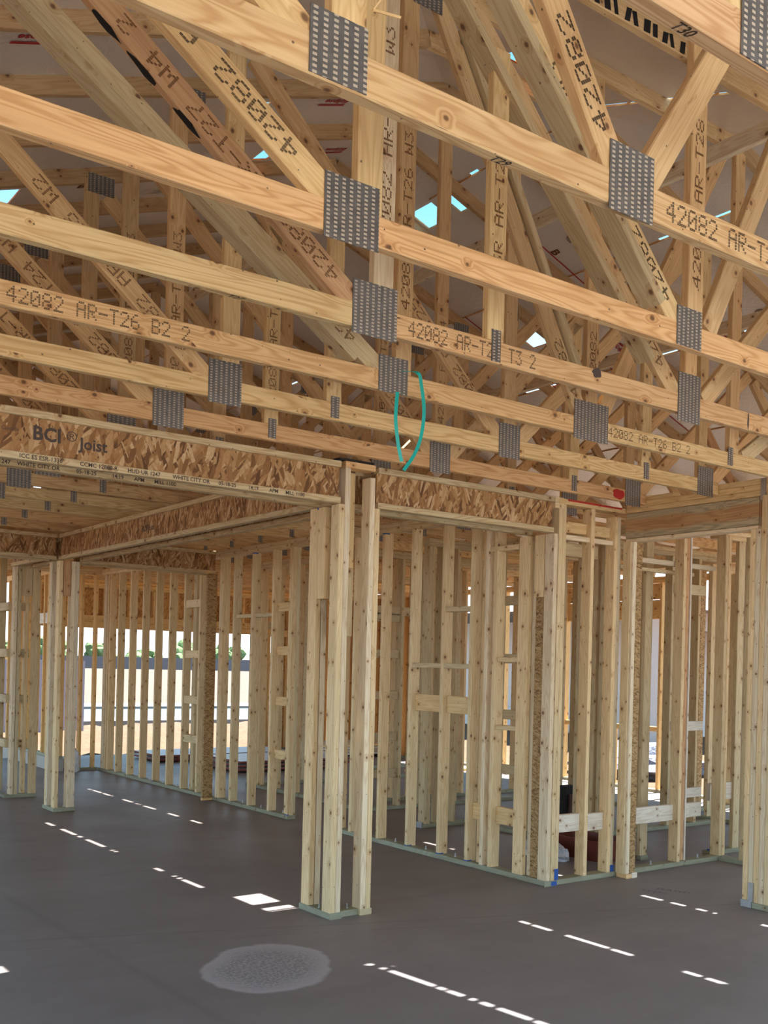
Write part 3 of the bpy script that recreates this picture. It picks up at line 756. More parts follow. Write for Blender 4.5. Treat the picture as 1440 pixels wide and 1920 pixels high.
o = [c for c in J1['web0'].children][-1]; o.matrix_local = o.matrix_local @ Matrix.Rotation(-pi / 2, 4, 'Y')
yme = font_mesh('BCI Joist', .07, 'grey_ink', .001); w = J3['web0']
q = bpy.data.objects.new('print', yme); COL.objects.link(q); q.parent = w
inv = w.matrix_local.to_3x3().inverted(); ht = max(v.co.y for v in w.data.vertices)
q.matrix_local = frame(Vector((0, 0, 0)) + inv @ (Vector((0, 8.3, 0)) - Vector((0, w.matrix_local.translation.y + ORG[w.parent.name].y, 0))) + Vector((0, -ht - .0012, -.03)), inv @ Vector((0, -1, 0)), inv @ Vector((0, 0, 1)))

# ================================================================ STUD FRAMES
ST, SW = .0395, .0925
PT = .0395
def wall(label, loc, name='stud_wall'): return thing(name, label, 'stud wall', loc)
def bot(p, x0, x1, y0, y1): return box(p, 'bottom_plate', x0, x1, y0, y1, 0, PT, 'treated', 'treated')
def post(p, x0, x1, y0, y1, z0=PT, z1=2.741, kind='stud', mat='wood', name='stud'): return box(p, name, x0, x1, y0, y1, z0, z1, kind, mat)
def tops(p, x0, x1, y0, y1, z=2.741):
    box(p, 'top_plate', x0, x1, y0, y1, z, z + PT, 'stud'); box(p, 'top_plate', x0, x1, y0, y1, z + PT + .001, z + 2 * PT, 'stud')
def blue(p, x0, x1, y0, y1, z0, z1): 
    o = slab('paint_mark', x0, x1, y0, y1, z0, z1, 'blue_paint'); o.parent = p; o.location = -ORG[p.name]; return o
def bolt(p, x, y, z=PT):
    vs, fs = [], []
    for k, (r, h) in enumerate(((.012, .004), (.006, .03))):
        b = len(vs)
        for zz in (0, h):
            for i in range(6): vs.append((r * cos(i * pi / 3), r * sin(i * pi / 3), zz))
        fs += [(b + i, b + (i + 1) % 6, b + 6 + (i + 1) % 6, b + 6 + i) for i in range(6)] + [tuple(range(b + 6, b + 12))]
    put('anchor_bolt', BOLT[0] if BOLT else BOLT.append(poly_mesh('bolt', vs, fs, ['steel'])) or BOLT[0], p, Matrix.Translation((x, y, z)))
BOLT = []

# centre post: a return of two doubled studs and a pair carrying the header ends
p = thing('framed_post', 'tall centre post of studs standing alone on a green bottom plate', 'post', (3.65, 5.4, 0))
bot(p, 3.505, 3.5975, 5.23, 5.585); bot(p, 3.5985, 3.73, 5.25, 5.3425); box(p, 'bottom_plate', 3.731, 3.823, 5.23, 5.335, 0, PT, 'olive', 'treated')
post(p, 3.512, 3.5515, 5.485, 5.5775, z1=2.556); post(p, 3.558, 3.5975, 5.485, 5.5775, z1=2.0, kind='pale')
post(p, 3.512, 3.5975, 5.40, 5.482, z0=1.98, z1=2.556, name='filler_block')
post(p, 3.508, 3.5475, 5.235, 5.3275, z1=2.556); post(p, 3.5485, 3.588, 5.235, 5.3275, z1=2.785, kind='pale')
post(p, 3.552, 3.5915, 5.335, 5.395, z1=2.55, kind='olive'); 
post(p, 3.596, 3.70, 5.345, 5.385, z0=2.18, z1=2.78, kind='yellow', name='filler_block'); post(p, 3.596, 3.70, 5.345, 5.385, z0=1.75, z1=2.178, kind='olive', name='filler_block')
post(p, 3.66, 3.6995, 5.40, 5.49, z1=2.55, kind='olive')
post(p, 3.735, 3.7745, 5.232, 5.3245, z1=2.745, kind='pale'); post(p, 3.7755, 3.815, 5.232, 5.3245, z1=2.556)
box(p, 'cap_plate', 3.548, 3.775, 5.235, 5.3275, 2.787, 2.8265, 'chord')
bolt(p, 3.54, 5.40); bolt(p, 3.68, 5.30); blue(p, 3.507, 3.556, 5.479, 5.486, 2.545, 2.557)
o = slab('strip', 3.50, 3.76, 5.235, 5.42, 2.829, 2.840, 'felt'); tag(o, 'black felt strip lying on top of the centre post', 'strip')

# far-left lone post
p = thing('framed_post', 'shorter lone post at left with two stud pairs on a green plate', 'post', (3.65, 10.5, 0))
bot(p, 3.525, 3.6175, 10.335, 10.68); box(p, 'bottom_plate', 3.6185, 3.75, 10.335, 10.4275, 0, PT, 'treated', 'treated')
post(p, 3.53, 3.6225, 10.56, 10.60, z1=2.555, kind='pale'); post(p, 3.53, 3.6225, 10.605, 10.645, z1=2.555)
post(p, 3.532, 3.572, 10.34, 10.4325, z1=2.555); post(p, 3.66, 3.70, 10.34, 10.4325, z1=2.555, kind='pale'); post(p, 3.701, 3.741, 10.34, 10.4325, z1=2.555, kind='pale')
post(p, 3.58, 3.655, 10.35, 10.39, z0=2.20, z1=2.555, kind='red', name='filler_block')
bolt(p, 3.60, 10.47); bolt(p, 3.64, 10.38)

# W1 near: partition from the corner back to the doorway
p = wall('open stud partition right of the centre post, running back from the corner post', (5.42, 6.6, 0))
X0w, X1w = 5.38, 5.4725
bot(p, X0w, X1w, 5.235, 8.05)
for yy in (5.831, 6.101, 6.451, 6.871, 7.291, 7.721): post(p, X0w, X1w, yy, yy + ST)
post(p, 5.432, 5.4715, 5.965, 6.055); post(p, X0w, X1w, 5.925, 5.9645, kind='pale')
post(p, X0w, X1w, 7.97, 8.01); post(p, X0w, X1w, 7.925, 7.965, z1=2.1)
post(p, 5.381, 5.4205, 5.487, 5.595, z1=2.556); post(p, 5.381, 5.4205, 5.236, 5.3285, z1=2.556, kind='pale')
post(p, 5.412, 5.4515, 5.335, 5.44, z1=2.556, kind='stud', mat='lsl', name='strand_stud'); post(p, 5.381, 5.4105, 5.335, 5.43, z0=2.10, z1=2.556, name='filler_block'); post(p, 5.425, 5.46, 5.445, 5.485, z1=2.556, kind='pale')
tops(p, X0w, X1w, 5.235, 8.9)
for (y0, y1, z0, z1) in ((6.492, 6.869, 1.195, 1.335), (6.142, 6.449, 1.195, 1.335), (5.873, 6.099, .375, .505), (5.603, 5.829, .375, .505)):
    box(p, 'blocking', 5.425, 5.4645, y0, y1, z0, z1, 'yellow')
box(p, 'blocking', 5.385, 5.47, 5.873, 5.923, 2.47, 2.51, 'stud'); box(p, 'blocking', 5.385, 5.47, 5.603, 5.829, 2.47, 2.51, 'stud')
box(p, 'blocking', 5.40, 5.47, 5.603, 5.829, 1.10, 1.135, 'stud'); box(p, 'blocking', 5.40, 5.47, 5.603, 5.829, 1.62, 1.655, 'stud')
box(p, 'blocking', 5.385, 5.47, 6.492, 6.869, 1.56, 1.60, 'olive'); box(p, 'blocking', 5.385, 5.47, 6.142, 6.449, 1.56, 1.60, 'olive'); 
box(p, 'blocking', 5.385, 5.47, 6.142, 6.449, 2.02, 2.06, 'olive')
for yy in (6.3, 6.68, 7.1, 7.55): bolt(p, 5.43, yy)
for yy in (6.451, 6.871, 6.101): blue(p, 5.3785, 5.43, yy - .001, yy + ST, PT, PT + .008)
blue(p, 5.378, 5.43, 7.29, 7.331, 2.73, 2.741)

# W1 far: garage wall
p = wall('long row of stud wall at left with daylight between the studs', (5.42, 11.5, 0))
bot(p, X0w, X1w, 8.83, 13.98)
for yy in (9.21, 9.64, 10.05, 11.29, 11.70, 12.10, 12.51, 12.92, 13.32, 13.63): post(p, X0w, X1w, yy, yy + ST)
post(p, X0w, X1w, 8.84, 8.88); post(p, 5.43, X1w, 8.90, 8.99); post(p, 5.43, X1w, 8.60 + .235, 8.88, z0=PT, kind='olive')
post(p, X0w, X1w, 10.33, 10.37); post(p, X0w, X1w, 10.375, 10.415, kind='pale'); post(p, 5.43, X1w, 11.08, 11.17, kind='olive'); post(p, X0w, X1w, 10.88, 10.92)
post(p, 5.255, 5.377, 10.465, 10.505, z0=.03, z1=2.556, mat='lsl', name='strand_stud'); box(p, 'bottom_plate', 5.255, 5.377, 10.46, 10.51, 0, .028, 'chord')
post(p, X0w, X1w, 13.70, 13.74); post(p, 5.385, 5.425, 13.80, 13.89, kind='pale')
tops(p, X0w, X1w, 8.905, 13.98)
for z in (.60, 1.06, 1.60, 2.20): box(p, 'blocking', 5.39, 5.47, 10.925, 11.285, z, z + .0925, 'stud')
for (y0, y1) in ((8.885, 9.205), (8.885, 9.205)): 
    for z in (.58, 1.13, 1.65, 2.10): box(p, 'blocking', 5.43, 5.4695, y0, y1 + .001 * z, z, z + .0925, 'yellow')
    break
box(p, 'blocking', 5.40, 5.46, 9.255, 9.635, 2.05, 2.09, 'olive'); box(p, 'blocking', 5.40, 5.46, 9.685, 10.045, 2.05, 2.09, 'olive')
box(p, 'blocking', 5.43, 5.4695, 8.885, 9.0, 2.46, 2.60, 'stud')
for yy in (9.0, 9.45, 9.85, 11.5, 11.9, 12.3): bolt(p, 5.43, yy)
blue(p, 5.3785, 5.43, 9.639, 9.681, 2.73, 2.741); blue(p, 5.3785, 5.43, 12.10, 12.141, PT, PT + .008); blue(p, 5.378, 5.40, 8.839, 8.881, PT, PT + .008)

# W1 end: short wall at the entry, curb wall at the far left
p = wall('short stud wall closing the far end of the left stud row', (5.1, 14.03, 0))
bot(p, 4.91, 5.378, 13.985, 14.0775); tops(p, 4.0, 5.378, 13.985, 14.0775)
for xx in (4.93, 5.10, 5.30): post(p, xx, xx + ST, 13.985, 14.0775, kind='ext')
p = thing('curb_wall', 'low concrete curb at far left with orange studs standing on it', 'stud wall', (4.83, 15, 0))
q = slab('curb', 4.78, 4.90, 13.99, 16.9, -.12, .17, 'concrete'); q.parent = p; q.location = -ORG[p.name]
box(p, 'sill_plate', 4.79, 4.885, 13.99, 16.9, .171, .2105, 'treated', 'treated')
for yy in (14.0, 14.45, 14.62, 15.05, 15.45, 15.85, 16.3): box(p, 'stud', 4.79, 4.885, yy, yy + ST, .211, 2.741, 'ext')
box(p, 'top_plate', 4.79, 4.885, 14.08, 16.9, 2.742, 2.82, 'ext')
box(p, 'blocking', 4.80, 4.875, 14.49, 14.615, 2.05, 2.20, 'white'); box(p, 'blocking', 4.80, 4.875, 14.66, 15.045, 2.05, 2.20, 'white')

# far-left cluster
p = wall('stud cluster with ladder blocks at the far left edge', (3.5, 12, 0))
box(p, 'bottom_plate', 3.45, 3.75, 11.57, 11.6625, 0, PT, 'treated', 'treated'); box(p, 'bottom_plate', 3.40, 3.4495, 11.57, 13.4, 0, PT, 'treated', 'treated')
post(p, 3.455, 3.495, 11.575, 11.6675, kind='pale'); post(p, 3.50, 3.54, 11.575, 11.6675, kind='olive'); post(p, 3.66, 3.745, 11.575, 11.615, kind='olive'); post(p, 3.60, 3.64, 11.63, 11.72)
post(p, 3.42, 3.5125, 12.05, 12.09, kind='olive'); post(p, 3.65, 3.74, 12.85, 12.89, kind='olive')
post(p, 3.54, 3.655, 11.58, 11.62, z0=2.25, z1=2.741, name='filler_block', kind='olive')
tops(p, 3.40, 3.75, 11.57, 13.4)
for z in (.55, 1.05, 1.56, 2.08):
    box(p, 'blocking', 3.42, 3.50, 11.67, 12.048, z, z + .0925, 'olive'); box(p, 'blocking', 3.545, 3.655, 11.64, 11.68, z, z + .0925, 'olive')
post(p, 3.28, 3.318, 11.62, 11.71, kind='ext', z0=0); box(p, 'blocking', 2.6, 3.27, 11.63, 11.67, 1.05, 1.14, 'olive'); box(p, 'blocking', 2.6, 3.27, 11.63, 11.67, 1.56, 1.65, 'olive'); box(p, 'blocking', 2.6, 3.27, 11.63, 11.67, .55, .64, 'olive'); box(p, 'blocking', 2.6, 3.27, 11.63, 11.67, 2.08, 2.17, 'olive')

# W2: stud wall from the corner post to the right
p = wall('stud wall right of the corner post with pale backing blocks near the floor', (6.4, 5.28, 0))
bot(p, 5.474, 7.55, 5.235, 5.3275)
box(p, 'bottom_plate', 5.36, 5.48, 5.226, 5.2335, 0, .038, 'treated', 'treated')
for xx, k in ((5.424, 'stud'), (5.465, 'stud')): box(p, 'stud', xx, xx + ST, 5.233 if xx < 5.46 else 5.236, 5.3285, PT, 2.775, k)
for xx in (5.770, 6.03, 6.872): box(p, 'stud', xx, xx + ST, 5.236, 5.3285, PT, 2.775 if xx < 6 else 2.741, 'stud')
post(p, 6.955, 6.995, 5.27, 5.33, kind='red'); post(p, 6.997, 7.015, 5.262, 5.33, kind='white'); post(p, 7.43, 7.4695, 5.236, 5.3285, kind='olive'); post(p, 7.472, 7.5115, 5.236, 5.3285); post(p, 6.072, 6.11, 5.245, 5.335, kind='pale')
box(p, 'top_plate', 5.424, 6.14, 5.233, 5.3285, 2.777, 2.8165, 'yellow')
box(p, 'top_plate', 6.27, 7.55, 5.233, 5.3285, 2.743, 2.7825, 'stud')
box(p, 'blocking', 5.507, 5.768, 5.285, 5.3245, 2.585, 2.665, 'yellow'); box(p, 'blocking', 5.812, 6.028, 5.285, 5.3245, 2.585, 2.665, 'yellow')
box(p, 'blocking', 5.507, 6.028, 5.25, 5.284, 2.525, 2.562, 'pale'); box(p, 'blocking', 5.507, 6.028, 5.40, 5.45, 2.43, 2.53, 'olive')
for (x0, x1, z0, z1, k) in ((5.507, 5.768, .37, .50, 'white'), (5.812, 6.028, .36, .49, 'white'), (6.275, 6.870, .37, .50, 'white'), (6.914, 7.30, .37, .49, 'white'), (6.914, 7.30, .535, .615, 'white'), (6.914, 7.30, 1.09, 1.17, 'white'), (6.914, 7.30, 2.22, 2.305, 'olive')):
    box(p, 'backing_block', x0, x1, 5.33 if x0 > 6.9 else 5.285, 5.3695 if x0 > 6.9 else 5.3245, z0, z1, k)
box(p, 'blocking', 6.27, 7.43, 5.335, 5.374, 2.44, 2.48, 'pale'); box(p, 'blocking', 6.27, 7.2, 5.38, 5.42, 2.38, 2.41, 'olive')
blue(p, 5.462, 5.503, 5.2335, 5.236, PT, .12); blue(p, 5.424, 5.48, 5.2235, 5.2255, .004, .034); blue(p, 6.075, 6.11, 5.238, 5.244, PT, .09)
bolt(p, 6.6, 5.28); bolt(p, 7.2, 5.28)
q = slab('paint_mark', 5.51, 6.10, 5.2312, 5.2327, 2.803, 2.8165, 'red_paint'); q.parent = p; q.location = -ORG[p.name]

# header over the opening at the right, with its jack studs
p = thing('opening_header', 'heavy two-tone beam with stacked top plates over the right opening', 'header', (6.2, 4.6, 2.5))
box(p, 'beam', 6.15, 6.24, 4.085, 5.232, 2.585, 2.776, 'beam', 'beam')
for i, z in enumerate((2.778, 2.8185)): box(p, 'top_plate', 6.145, 6.2375, 3.6, 5.225, z, z + .0395, 'yellow')
box(p, 'top_plate', 6.145, 6.2375, 3.6, 4.50, 2.859, 2.8985, 'yellow'); box(p, 'top_plate', 6.15, 6.24, 4.80, 5.2, 2.859, 2.892, 'yellow')
box(p, 'head_plate', 6.145, 6.2375, 4.085, 5.222, 2.556, 2.582, 'pale')
p = thing('jack_post', 'jack stud pair with a strand-board face holding the left end of the right beam', 'post', (6.2, 5.18, 0))
box(p, 'bottom_plate', 6.125, 6.19, 5.125, 5.222, 0, .034, 'chord'); box(p, 'bottom_plate', 6.192, 6.25, 5.125, 5.222, 0, .04, 'white')
box(p, 'jack_stud', 6.127, 6.1665, 5.132, 5.222, .036, 2.554, 'pale'); box(p, 'jack_stud', 6.112, 6.126, 5.15, 5.222, .036, 2.554, 'stud')
box(p, 'strand_stud', 6.168, 6.236, 5.134, 5.222, .041, 2.554, 'stud', 'lsl')
p = thing('framed_post', 'built-up stud post at the right edge with a metal hold-down at its foot', 'post', (6.2, 4.0, 0))
box(p, 'bottom_plate', 6.12, 6.2125, 3.3, 4.128, 0, PT, 'treated', 'treated')
yy = 4.128
for k, zt in enumerate((2.554, 2.554, 2.776, 2.776, 2.776, 2.776, 2.776, 2.776)):
    box(p, 'jack_stud' if k < 2 else 'stud', 6.125, 6.2175, yy - .0395, yy - .0005, PT + .001, zt, 'pale' if k % 2 else 'stud'); yy -= .0405
q = slab('hold_down', 6.108, 6.1235, 4.045, 4.125, .002, .05, 'steel'); q.parent = p; q.location = -ORG[p.name]
q = slab('hold_down_strap', 6.110, 6.1235, 4.035, 4.07, .045, .17, 'steel'); q.parent = p; q.location = -ORG[p.name]
q = slab('tie_strap', 6.139, 6.144, 4.03, 4.07, 2.75, 2.895, 'steel'); q.parent = p; q.location = -ORG[p.name]

# W4 / W5 right of the opening
p = wall('stud wall on a bluish plate beyond the right opening', (7.9, 5.5, 0))
box(p, 'bottom_plate', 7.555, 8.9, 5.40, 5.4925, 0, PT, 'treated', 'treated'); box(p, 'bottom_plate', 7.42, 7.5125, 3.8, 5.23, 0, PT, 'treated', 'treated')
for xx in (7.87, 8.30, 8.72): box(p, 'stud', xx, xx + .0925, 5.41, 5.45, PT, 2.741, 'olive')
box(p, 'stud', 7.975, 8.015, 5.405, 5.4925, PT, 2.741, 'white'); box(p, 'backing_block', 7.56, 7.868, 5.43, 5.47, .47, .62, 'white'); box(p, 'backing_block', 8.02, 8.29, 5.455, 5.4925, .49, .64, 'white')
tops(p, 7.56, 8.9, 5.40, 5.4925); blue(p, 7.56, 7.6, 5.405, 5.45, PT, PT + .012)
for y in (4.2, 4.6, 5.0): box(p, 'stud', 7.42, 7.5125, y, y + ST, PT, 2.70, 'olive')

# interior partitions behind
def run(label, axis, c, a, b, studs, kind='stud', blocks=(), plate_gap=None, top=True, wide=()):
    p = wall(label, ((a + b) / 2, c, 0) if axis == 'x' else (c, (a + b) / 2, 0))
    B = (lambda nm, u0, u1, v0, v1, z0, z1, k, mt='wood': box(p, nm, u0, u1, v0, v1, z0, z1, k, mt)) if axis == 'x' else (lambda nm, u0, u1, v0, v1, z0, z1, k, mt='wood': box(p, nm, v0, v1, u0, u1, z0, z1, k, mt))
    B('bottom_plate', a, b, c, c + SW, 0, PT, 'treated', 'treated')
    for s in studs:
        kk = kind
        B('stud', s, s + ST, c + .0005, c + SW - .0005, PT + .0005, 2.741, kk)
    for s in wide: B('strand_stud' if s < 0 else 'stud', abs(s), abs(s) + SW, c, c + ST, PT + .0005, 2.741, kind, 'lsl' if s < 0 else 'wood')
    if top:
        B('top_plate', a, b, c, c + SW, 2.7415, 2.781, kind); B('top_plate', a, b, c, c + SW, 2.782, 2.821, kind)
    for (u0, u1, z0, z1) in blocks: B('blocking', u0, u1, c + .03, c + .068, z0, z1, kind)
    return p
run('hall stud wall with ladder blocks behind the near partition', 'y', 6.82, 5.56, 7.83, (5.57, 5.70, 5.95, 6.03, 6.11, 6.17, 6.30, 6.70, 6.98, 7.35, 7.72), 'olive', [(7.02, 7.345, z, z + .0925) for z in (.55, 1.08, 1.62, 2.18)])
p = run('cross wall with a metal hold-down foot behind the near partition', 'x', 7.745, 6.25, 6.815, (6.26, 6.30, 6.42, 6.62), 'olive')
q = slab('hold_down', 6.235, 6.2485, 7.745, 7.83, .002, .06, 'steel'); q.parent = p; q.location = -ORG[p.name]
run('stud wall across the rear bedroom behind the hall', 'x', 8.93, 6.45, 8.6, (6.47, 6.84, 7.12, 7.25, 7.66, 8.05, 8.3), 'olive', [(6.515, 6.835, z, z + .0925) for z in (.35, .75, 1.2, 1.65, 2.05)] + [(6.515, 7.1, 2.12, 2.22)], wide=(7.16,))
run('second stud wall further back behind the rear bedroom wall', 'x', 9.46, 7.15, 9.3, (7.17, 7.42, 7.80, 8.22, 8.64, 9.1), 'stud', wide=(-7.5, 7.6))
run('garage side stud wall starting behind the left stud row', 'x', 11.42, 6.38, 9.0, (6.39, 6.80, 7.20, 7.62, 8.04, 8.46), 'olive', [(6.435, 6.795, 2.0, 2.09)], wide=(6.44,))
run('hall wall beyond the doorway behind the centre post', 'y', 6.38, 9.03, 11.41, (9.1, 9.5, 9.92, 10.35, 10.8, 11.2), 'stud')
run('stud wall with strand-board studs seen through the right opening', 'y', 9.35, 5.8, 8.8, (6.3, 6.75, 7.2, 7.62, 7.68, 8.1, 8.5), 'stud', wide=(-5.95, -6.55, 6.05))
run('bath wall studs behind the right part of the backing-block wall', 'x', 7.22, 9.5, 10.8, (9.6, 10.05, 10.45), 'olive', wide=(-9.8, 10.15))
run('closet stud wall standing behind the backing-block wall', 'x', 6.55, 7.5, 9.2, (7.6, 8.0, 8.42, 8.85), 'olive', wide=(-7.75, -8.5))

run('short closet return of dark studs seen just right of the corner post', 'x', 7.60, 7.90, 8.60, (7.94, 7.985, 8.2, 8.5), 'olive')
# exterior walls
p = run('exterior stud wall on the right with a window opening', 'y', 10.85, -1.5, 13.3, (6.2, 6.7, 7.2, 7.7, 8.2, 8.6, 10.28, 10.72, 11.15, 11.55), 'ext', [(8.64, 10.28, .79, .855), (8.64, 10.28, 2.27, 2.52), (8.64, 10.28, 2.53, 2.735)])
for yy in (8.95, 9.35, 9.75): box(p, 'cripple_stud', 10.86, 10.93, yy, yy + ST, PT, .789, 'ext')
p = run('rear exterior stud wall with a narrow window opening, sunlit orange', 'x', 12.6, 9.0, 10.84, (9.1, 9.55, 10.0, 10.42), 'ext', [(10.05, 10.42, .86, .95), (10.05, 10.42, 2.25, 2.45)])
pl = thing('garage_front_wall', 'garage door header wall with cripple studs and orange sheathing', 'wall frame', (8, 16.05, 0))
for z in (2.06, 2.162): box(pl, 'header_beam', 4.92, 9.20, 16.0, 16.09, z, z + .10, 'ext', 'clear_wood')
box(pl, 'top_plate', 4.92, 10.65, 16.0, 16.0925, 2.70, 2.7395, 'ext'); box(pl, 'top_plate', 4.92, 10.65, 16.0, 16.0925, 2.7405, 2.78, 'ext')
x = 4.95
while x < 9.15:
    box(pl, 'cripple_stud', x, x + ST, 16.0, 16.0925, 2.263, 2.699, 'ext'); x += .42
for k in range(2): box(pl, 'sheathing_panel', 4.92 + k * 2.245, 4.92 + k * 2.245 + 2.24, 16.095, 16.107, 2.06, 2.80, 'ext', 'sheath')
bot(pl, 9.22, 10.65, 16.0, 16.0925)
for x in (9.225, 9.27, 9.66, 10.08, 10.5): box(pl, 'stud', x, x + ST, 16.0, 16.0925, PT, 2.699, 'ext')
box(pl, 'sheathing_panel', 9.412, 10.65, 16.095, 16.107, .0, 2.80, 'ext', 'sheath')
box(pl, 'blocking', 9.312, 9.658, 16.01, 16.08, 2.04, 2.16, 'ext')
p = thing('garage_side_wall', 'orange sheathed stud wall on the right side of the garage', 'wall frame', (10.85, 14.6, 0))
box(p, 'bottom_plate', 10.70, 10.7925, 13.4, 15.99, 0, PT, 'treated', 'treated')
for y in (13.42, 13.9, 14.3, 14.72, 15.14, 15.56, 15.9): box(p, 'stud', 10.70, 10.7925, y, y + ST, PT, 2.741, 'ext')
box(p, 'sheathing_panel', 10.795, 10.807, 13.4, 15.99, 0, 2.80, 'ext', 'sheath'); box(p, 'top_plate', 10.70, 10.7925, 13.4, 15.99, 2.742, 2.82, 'ext')

# ================================================================ LOOSE THINGS
# sheet stacks in the garage
for (x0, y0, sx, sy, n, lab, z0) in ((6.95, 12.80, 1.9, 1.15, 3, 'red-edged sheet in the front garage stack', 0.0), (6.55, 14.6, 2.4, 1.0, 2, 'red-edged sheet in the rear garage stack', 0.0)):
    for k in range(n):
        o = slab('sheet_board', x0 + .04 * k, x0 + sx + .04 * k, y0 + .02 * k, y0 + sy + .02 * k, z0 + .030 + .052 * k, z0 + .030 + .052 * k + .028, 'form_face')
        o.data.materials.append(M['red_board'])
        for pg in o.data.polygons:
            if abs(pg.normal.z) < .5: pg.material_index = 1
        tag(o, lab + (', lowest sheet' if k == 0 else ', top sheet' if k == n - 1 else ', middle sheet'), 'sheet', 'garage sheet stacks')
        for s in (.15, .5, .85):
            b = slab('spacer', x0 + sx * s, x0 + sx * s + .08, y0 + .03, y0 + sy, z0 + (.0005 if k == 0 else .052 * k + .0068), z0 + .0298 + .052 * k, 'red_board'); b.parent = o; b['keep'] = 1
lum = 0
for lay_ in range(4):
    for k in range(6):
        x = 9.15 + .03 * lay_; y = 12.70 + k * .15 + .01 * lay_ + 1.5
        o = box(None, 'lumber_board', x, x + 2.2, y, y + .14, .05 + lay_ * .045, .05 + lay_ * .045 + .039, 'white' if random.random() < .6 else 'stud')
        tag(o, 'pale plank in the lumber pile on the garage floor', 'plank', 'garage lumber pile')
for k in range(3):
    o = box(None, 'lumber_bearer', 9.35 + k * .8, 9.44 + k * .8, 14.18, 15.12, 0.0, .0495, 'dark'); tag(o, 'dark bearer block under the garage lumber pile', 'bearer', 'bearers under the lumber pile')
for k in range(3):
    o = box(None, 'lumber_board', 9.3 + .02 * k, 10.6, 11.75 + .1 * k, 11.84 + .1 * k, 0.0, .039, 'ext'); tag(o, 'short orange offcut on the floor below the narrow rear window, ' + ('nearest', 'middle', 'furthest')[k] + ' of three', 'offcut')

# tub, plastic bag, dark bag
def tub(cx, cy, w, d, h, t, mat):
    vs, fs = [], []
    for (z, e) in ((0, -.03), (h, 0), (h, -t), (.02, -.03 - t)):
        for i in range(24):
            a = 2 * pi * i / 24; ca, sa = cos(a), sin(a); q = 1 / max(1e-6, (abs(ca) ** 5 + abs(sa) ** 5) ** .2)
            vs.append(((w / 2 + e) * ca * q, (d / 2 + e) * sa * q, z))
    for r in range(3):
        for i in range(24): fs.append((r * 24 + i, r * 24 + (i + 1) % 24, (r + 1) * 24 + (i + 1) % 24, (r + 1) * 24 + i))
    fs.append(tuple(range(23, -1, -1))); fs.append(tuple(range(72, 96)))
    o = bpy.data.objects.new('tub', poly_mesh('tub', vs, fs, [mat])); COL.objects.link(o); o.location = (cx, cy, 0); return o
o = tub(6.60, 5.93, .40, .62, .17, .012, 'rust'); tag(o, 'rust-red plastic tub on the floor behind the jack stud pair', 'tub')
def lump(name, loc, sc, mat, seed, lobes=(1,)):
    import bmesh
    bm = bmesh.new(); bmesh.ops.create_icosphere(bm, subdivisions=3, radius=1)
    r = random.Random(seed); ph = [r.uniform(0, 6) for _ in range(6)]
    for v in bm.verts:
        n = 1 + .16 * sin(5 * v.co.x + ph[0]) * sin(6 * v.co.y + ph[1]) + .10 * sin(11 * v.co.z + ph[2] + 4 * v.co.x) + r.uniform(-.05, .05)
        v.co = Vector((v.co.x * n * sc[0], v.co.y * n * sc[1], max(-.0, v.co.z * n + .45) * sc[2]))
    me = bpy.data.meshes.new(name); bm.to_mesh(me); bm.free(); me.materials.append(M[mat])
    o = bpy.data.objects.new(name, me); COL.objects.link(o); o.location = loc; return o
o = lump('plastic_bag', (6.22, 6.08, 0), (.13, .24, .10), 'clear_plastic', 4); tag(o, 'crumpled clear plastic bag on the floor left of the rust-red tub', 'plastic bag')
p = thing('tool_bag', 'black bag with a brown side on the floor seen right of the corner post', 'bag', (7.97, 7.47, 0))
def soft_box(name, x0, x1, y0, y1, z0, z1, mat, parent):
    import bmesh
    bm = bmesh.new(); bmesh.ops.create_cube(bm, size=1)
    bmesh.ops.subdivide_edges(bm, edges=bm.edges[:], cuts=4, use_grid_fill=True)
    for v in bm.verts:
        k = 1 - .10 * (v.co.z + .5) + .04 * sin(9 * v.co.z + 5 * v.co.x); v.co = Vector(((x0 + x1) / 2 + v.co.x * (x1 - x0) * k, (y0 + y1) / 2 + v.co.y * (y1 - y0) * k, (z0 + z1) / 2 + v.co.z * (z1 - z0)))
    me = bpy.data.meshes.new(name); bm.to_mesh(me); bm.free(); me.materials.append(M[mat])
    o = bpy.data.objects.new(name, me); COL.objects.link(o)
    if parent: o.parent = parent; o.location = -ORG[parent.name]
    return o
soft_box('body', 7.86, 8.08, 7.40, 7.55, 0, .36, 'black_bag', p); soft_box('pocket', 7.90, 8.06, 7.365, 7.40, .04, .28, 'brown_cloth', p)
o = lump('plastic_bag', (5.0, 13.86, 0), (.07, .06, .24), 'clear_plastic', 9); tag(o, 'translucent wrap leaning behind the lone left post', 'plastic bag')
# splinter of wood above the T29 gusset
p = thing('wood_splinter', 'split wood splinters sticking up beside the topmost gusset plate', 'splinter', (1.29, 1.835, 2.93))
stick(p, 'sliver', (1.285, 1.835, 3.0), (1.325, 1.80, 2.965), (0, 0, 1), .006, .004, 'yellow'); stick(p, 'sliver', (1.285, 1.835, 3.0), (1.315, 1.82, 3.035), (0, 1, 0), .006, .004, 'yellow')

# pencilled words on the slab
me = font_mesh('PLATED', .07, 'grey_ink', -.001); q = put('floor_writing', me, None, frame((6.04, 4.78, .0015), (.30, -.95, 0), (.95, .30, 0))); q.parent = fl
me = font_mesh('PT EXT', .06, 'grey_ink', -.001); q = put('floor_writing', me, None, frame((5.90, 4.80, .0015), (.30, -.95, 0), (.95, .30, 0))); q.parent = fl

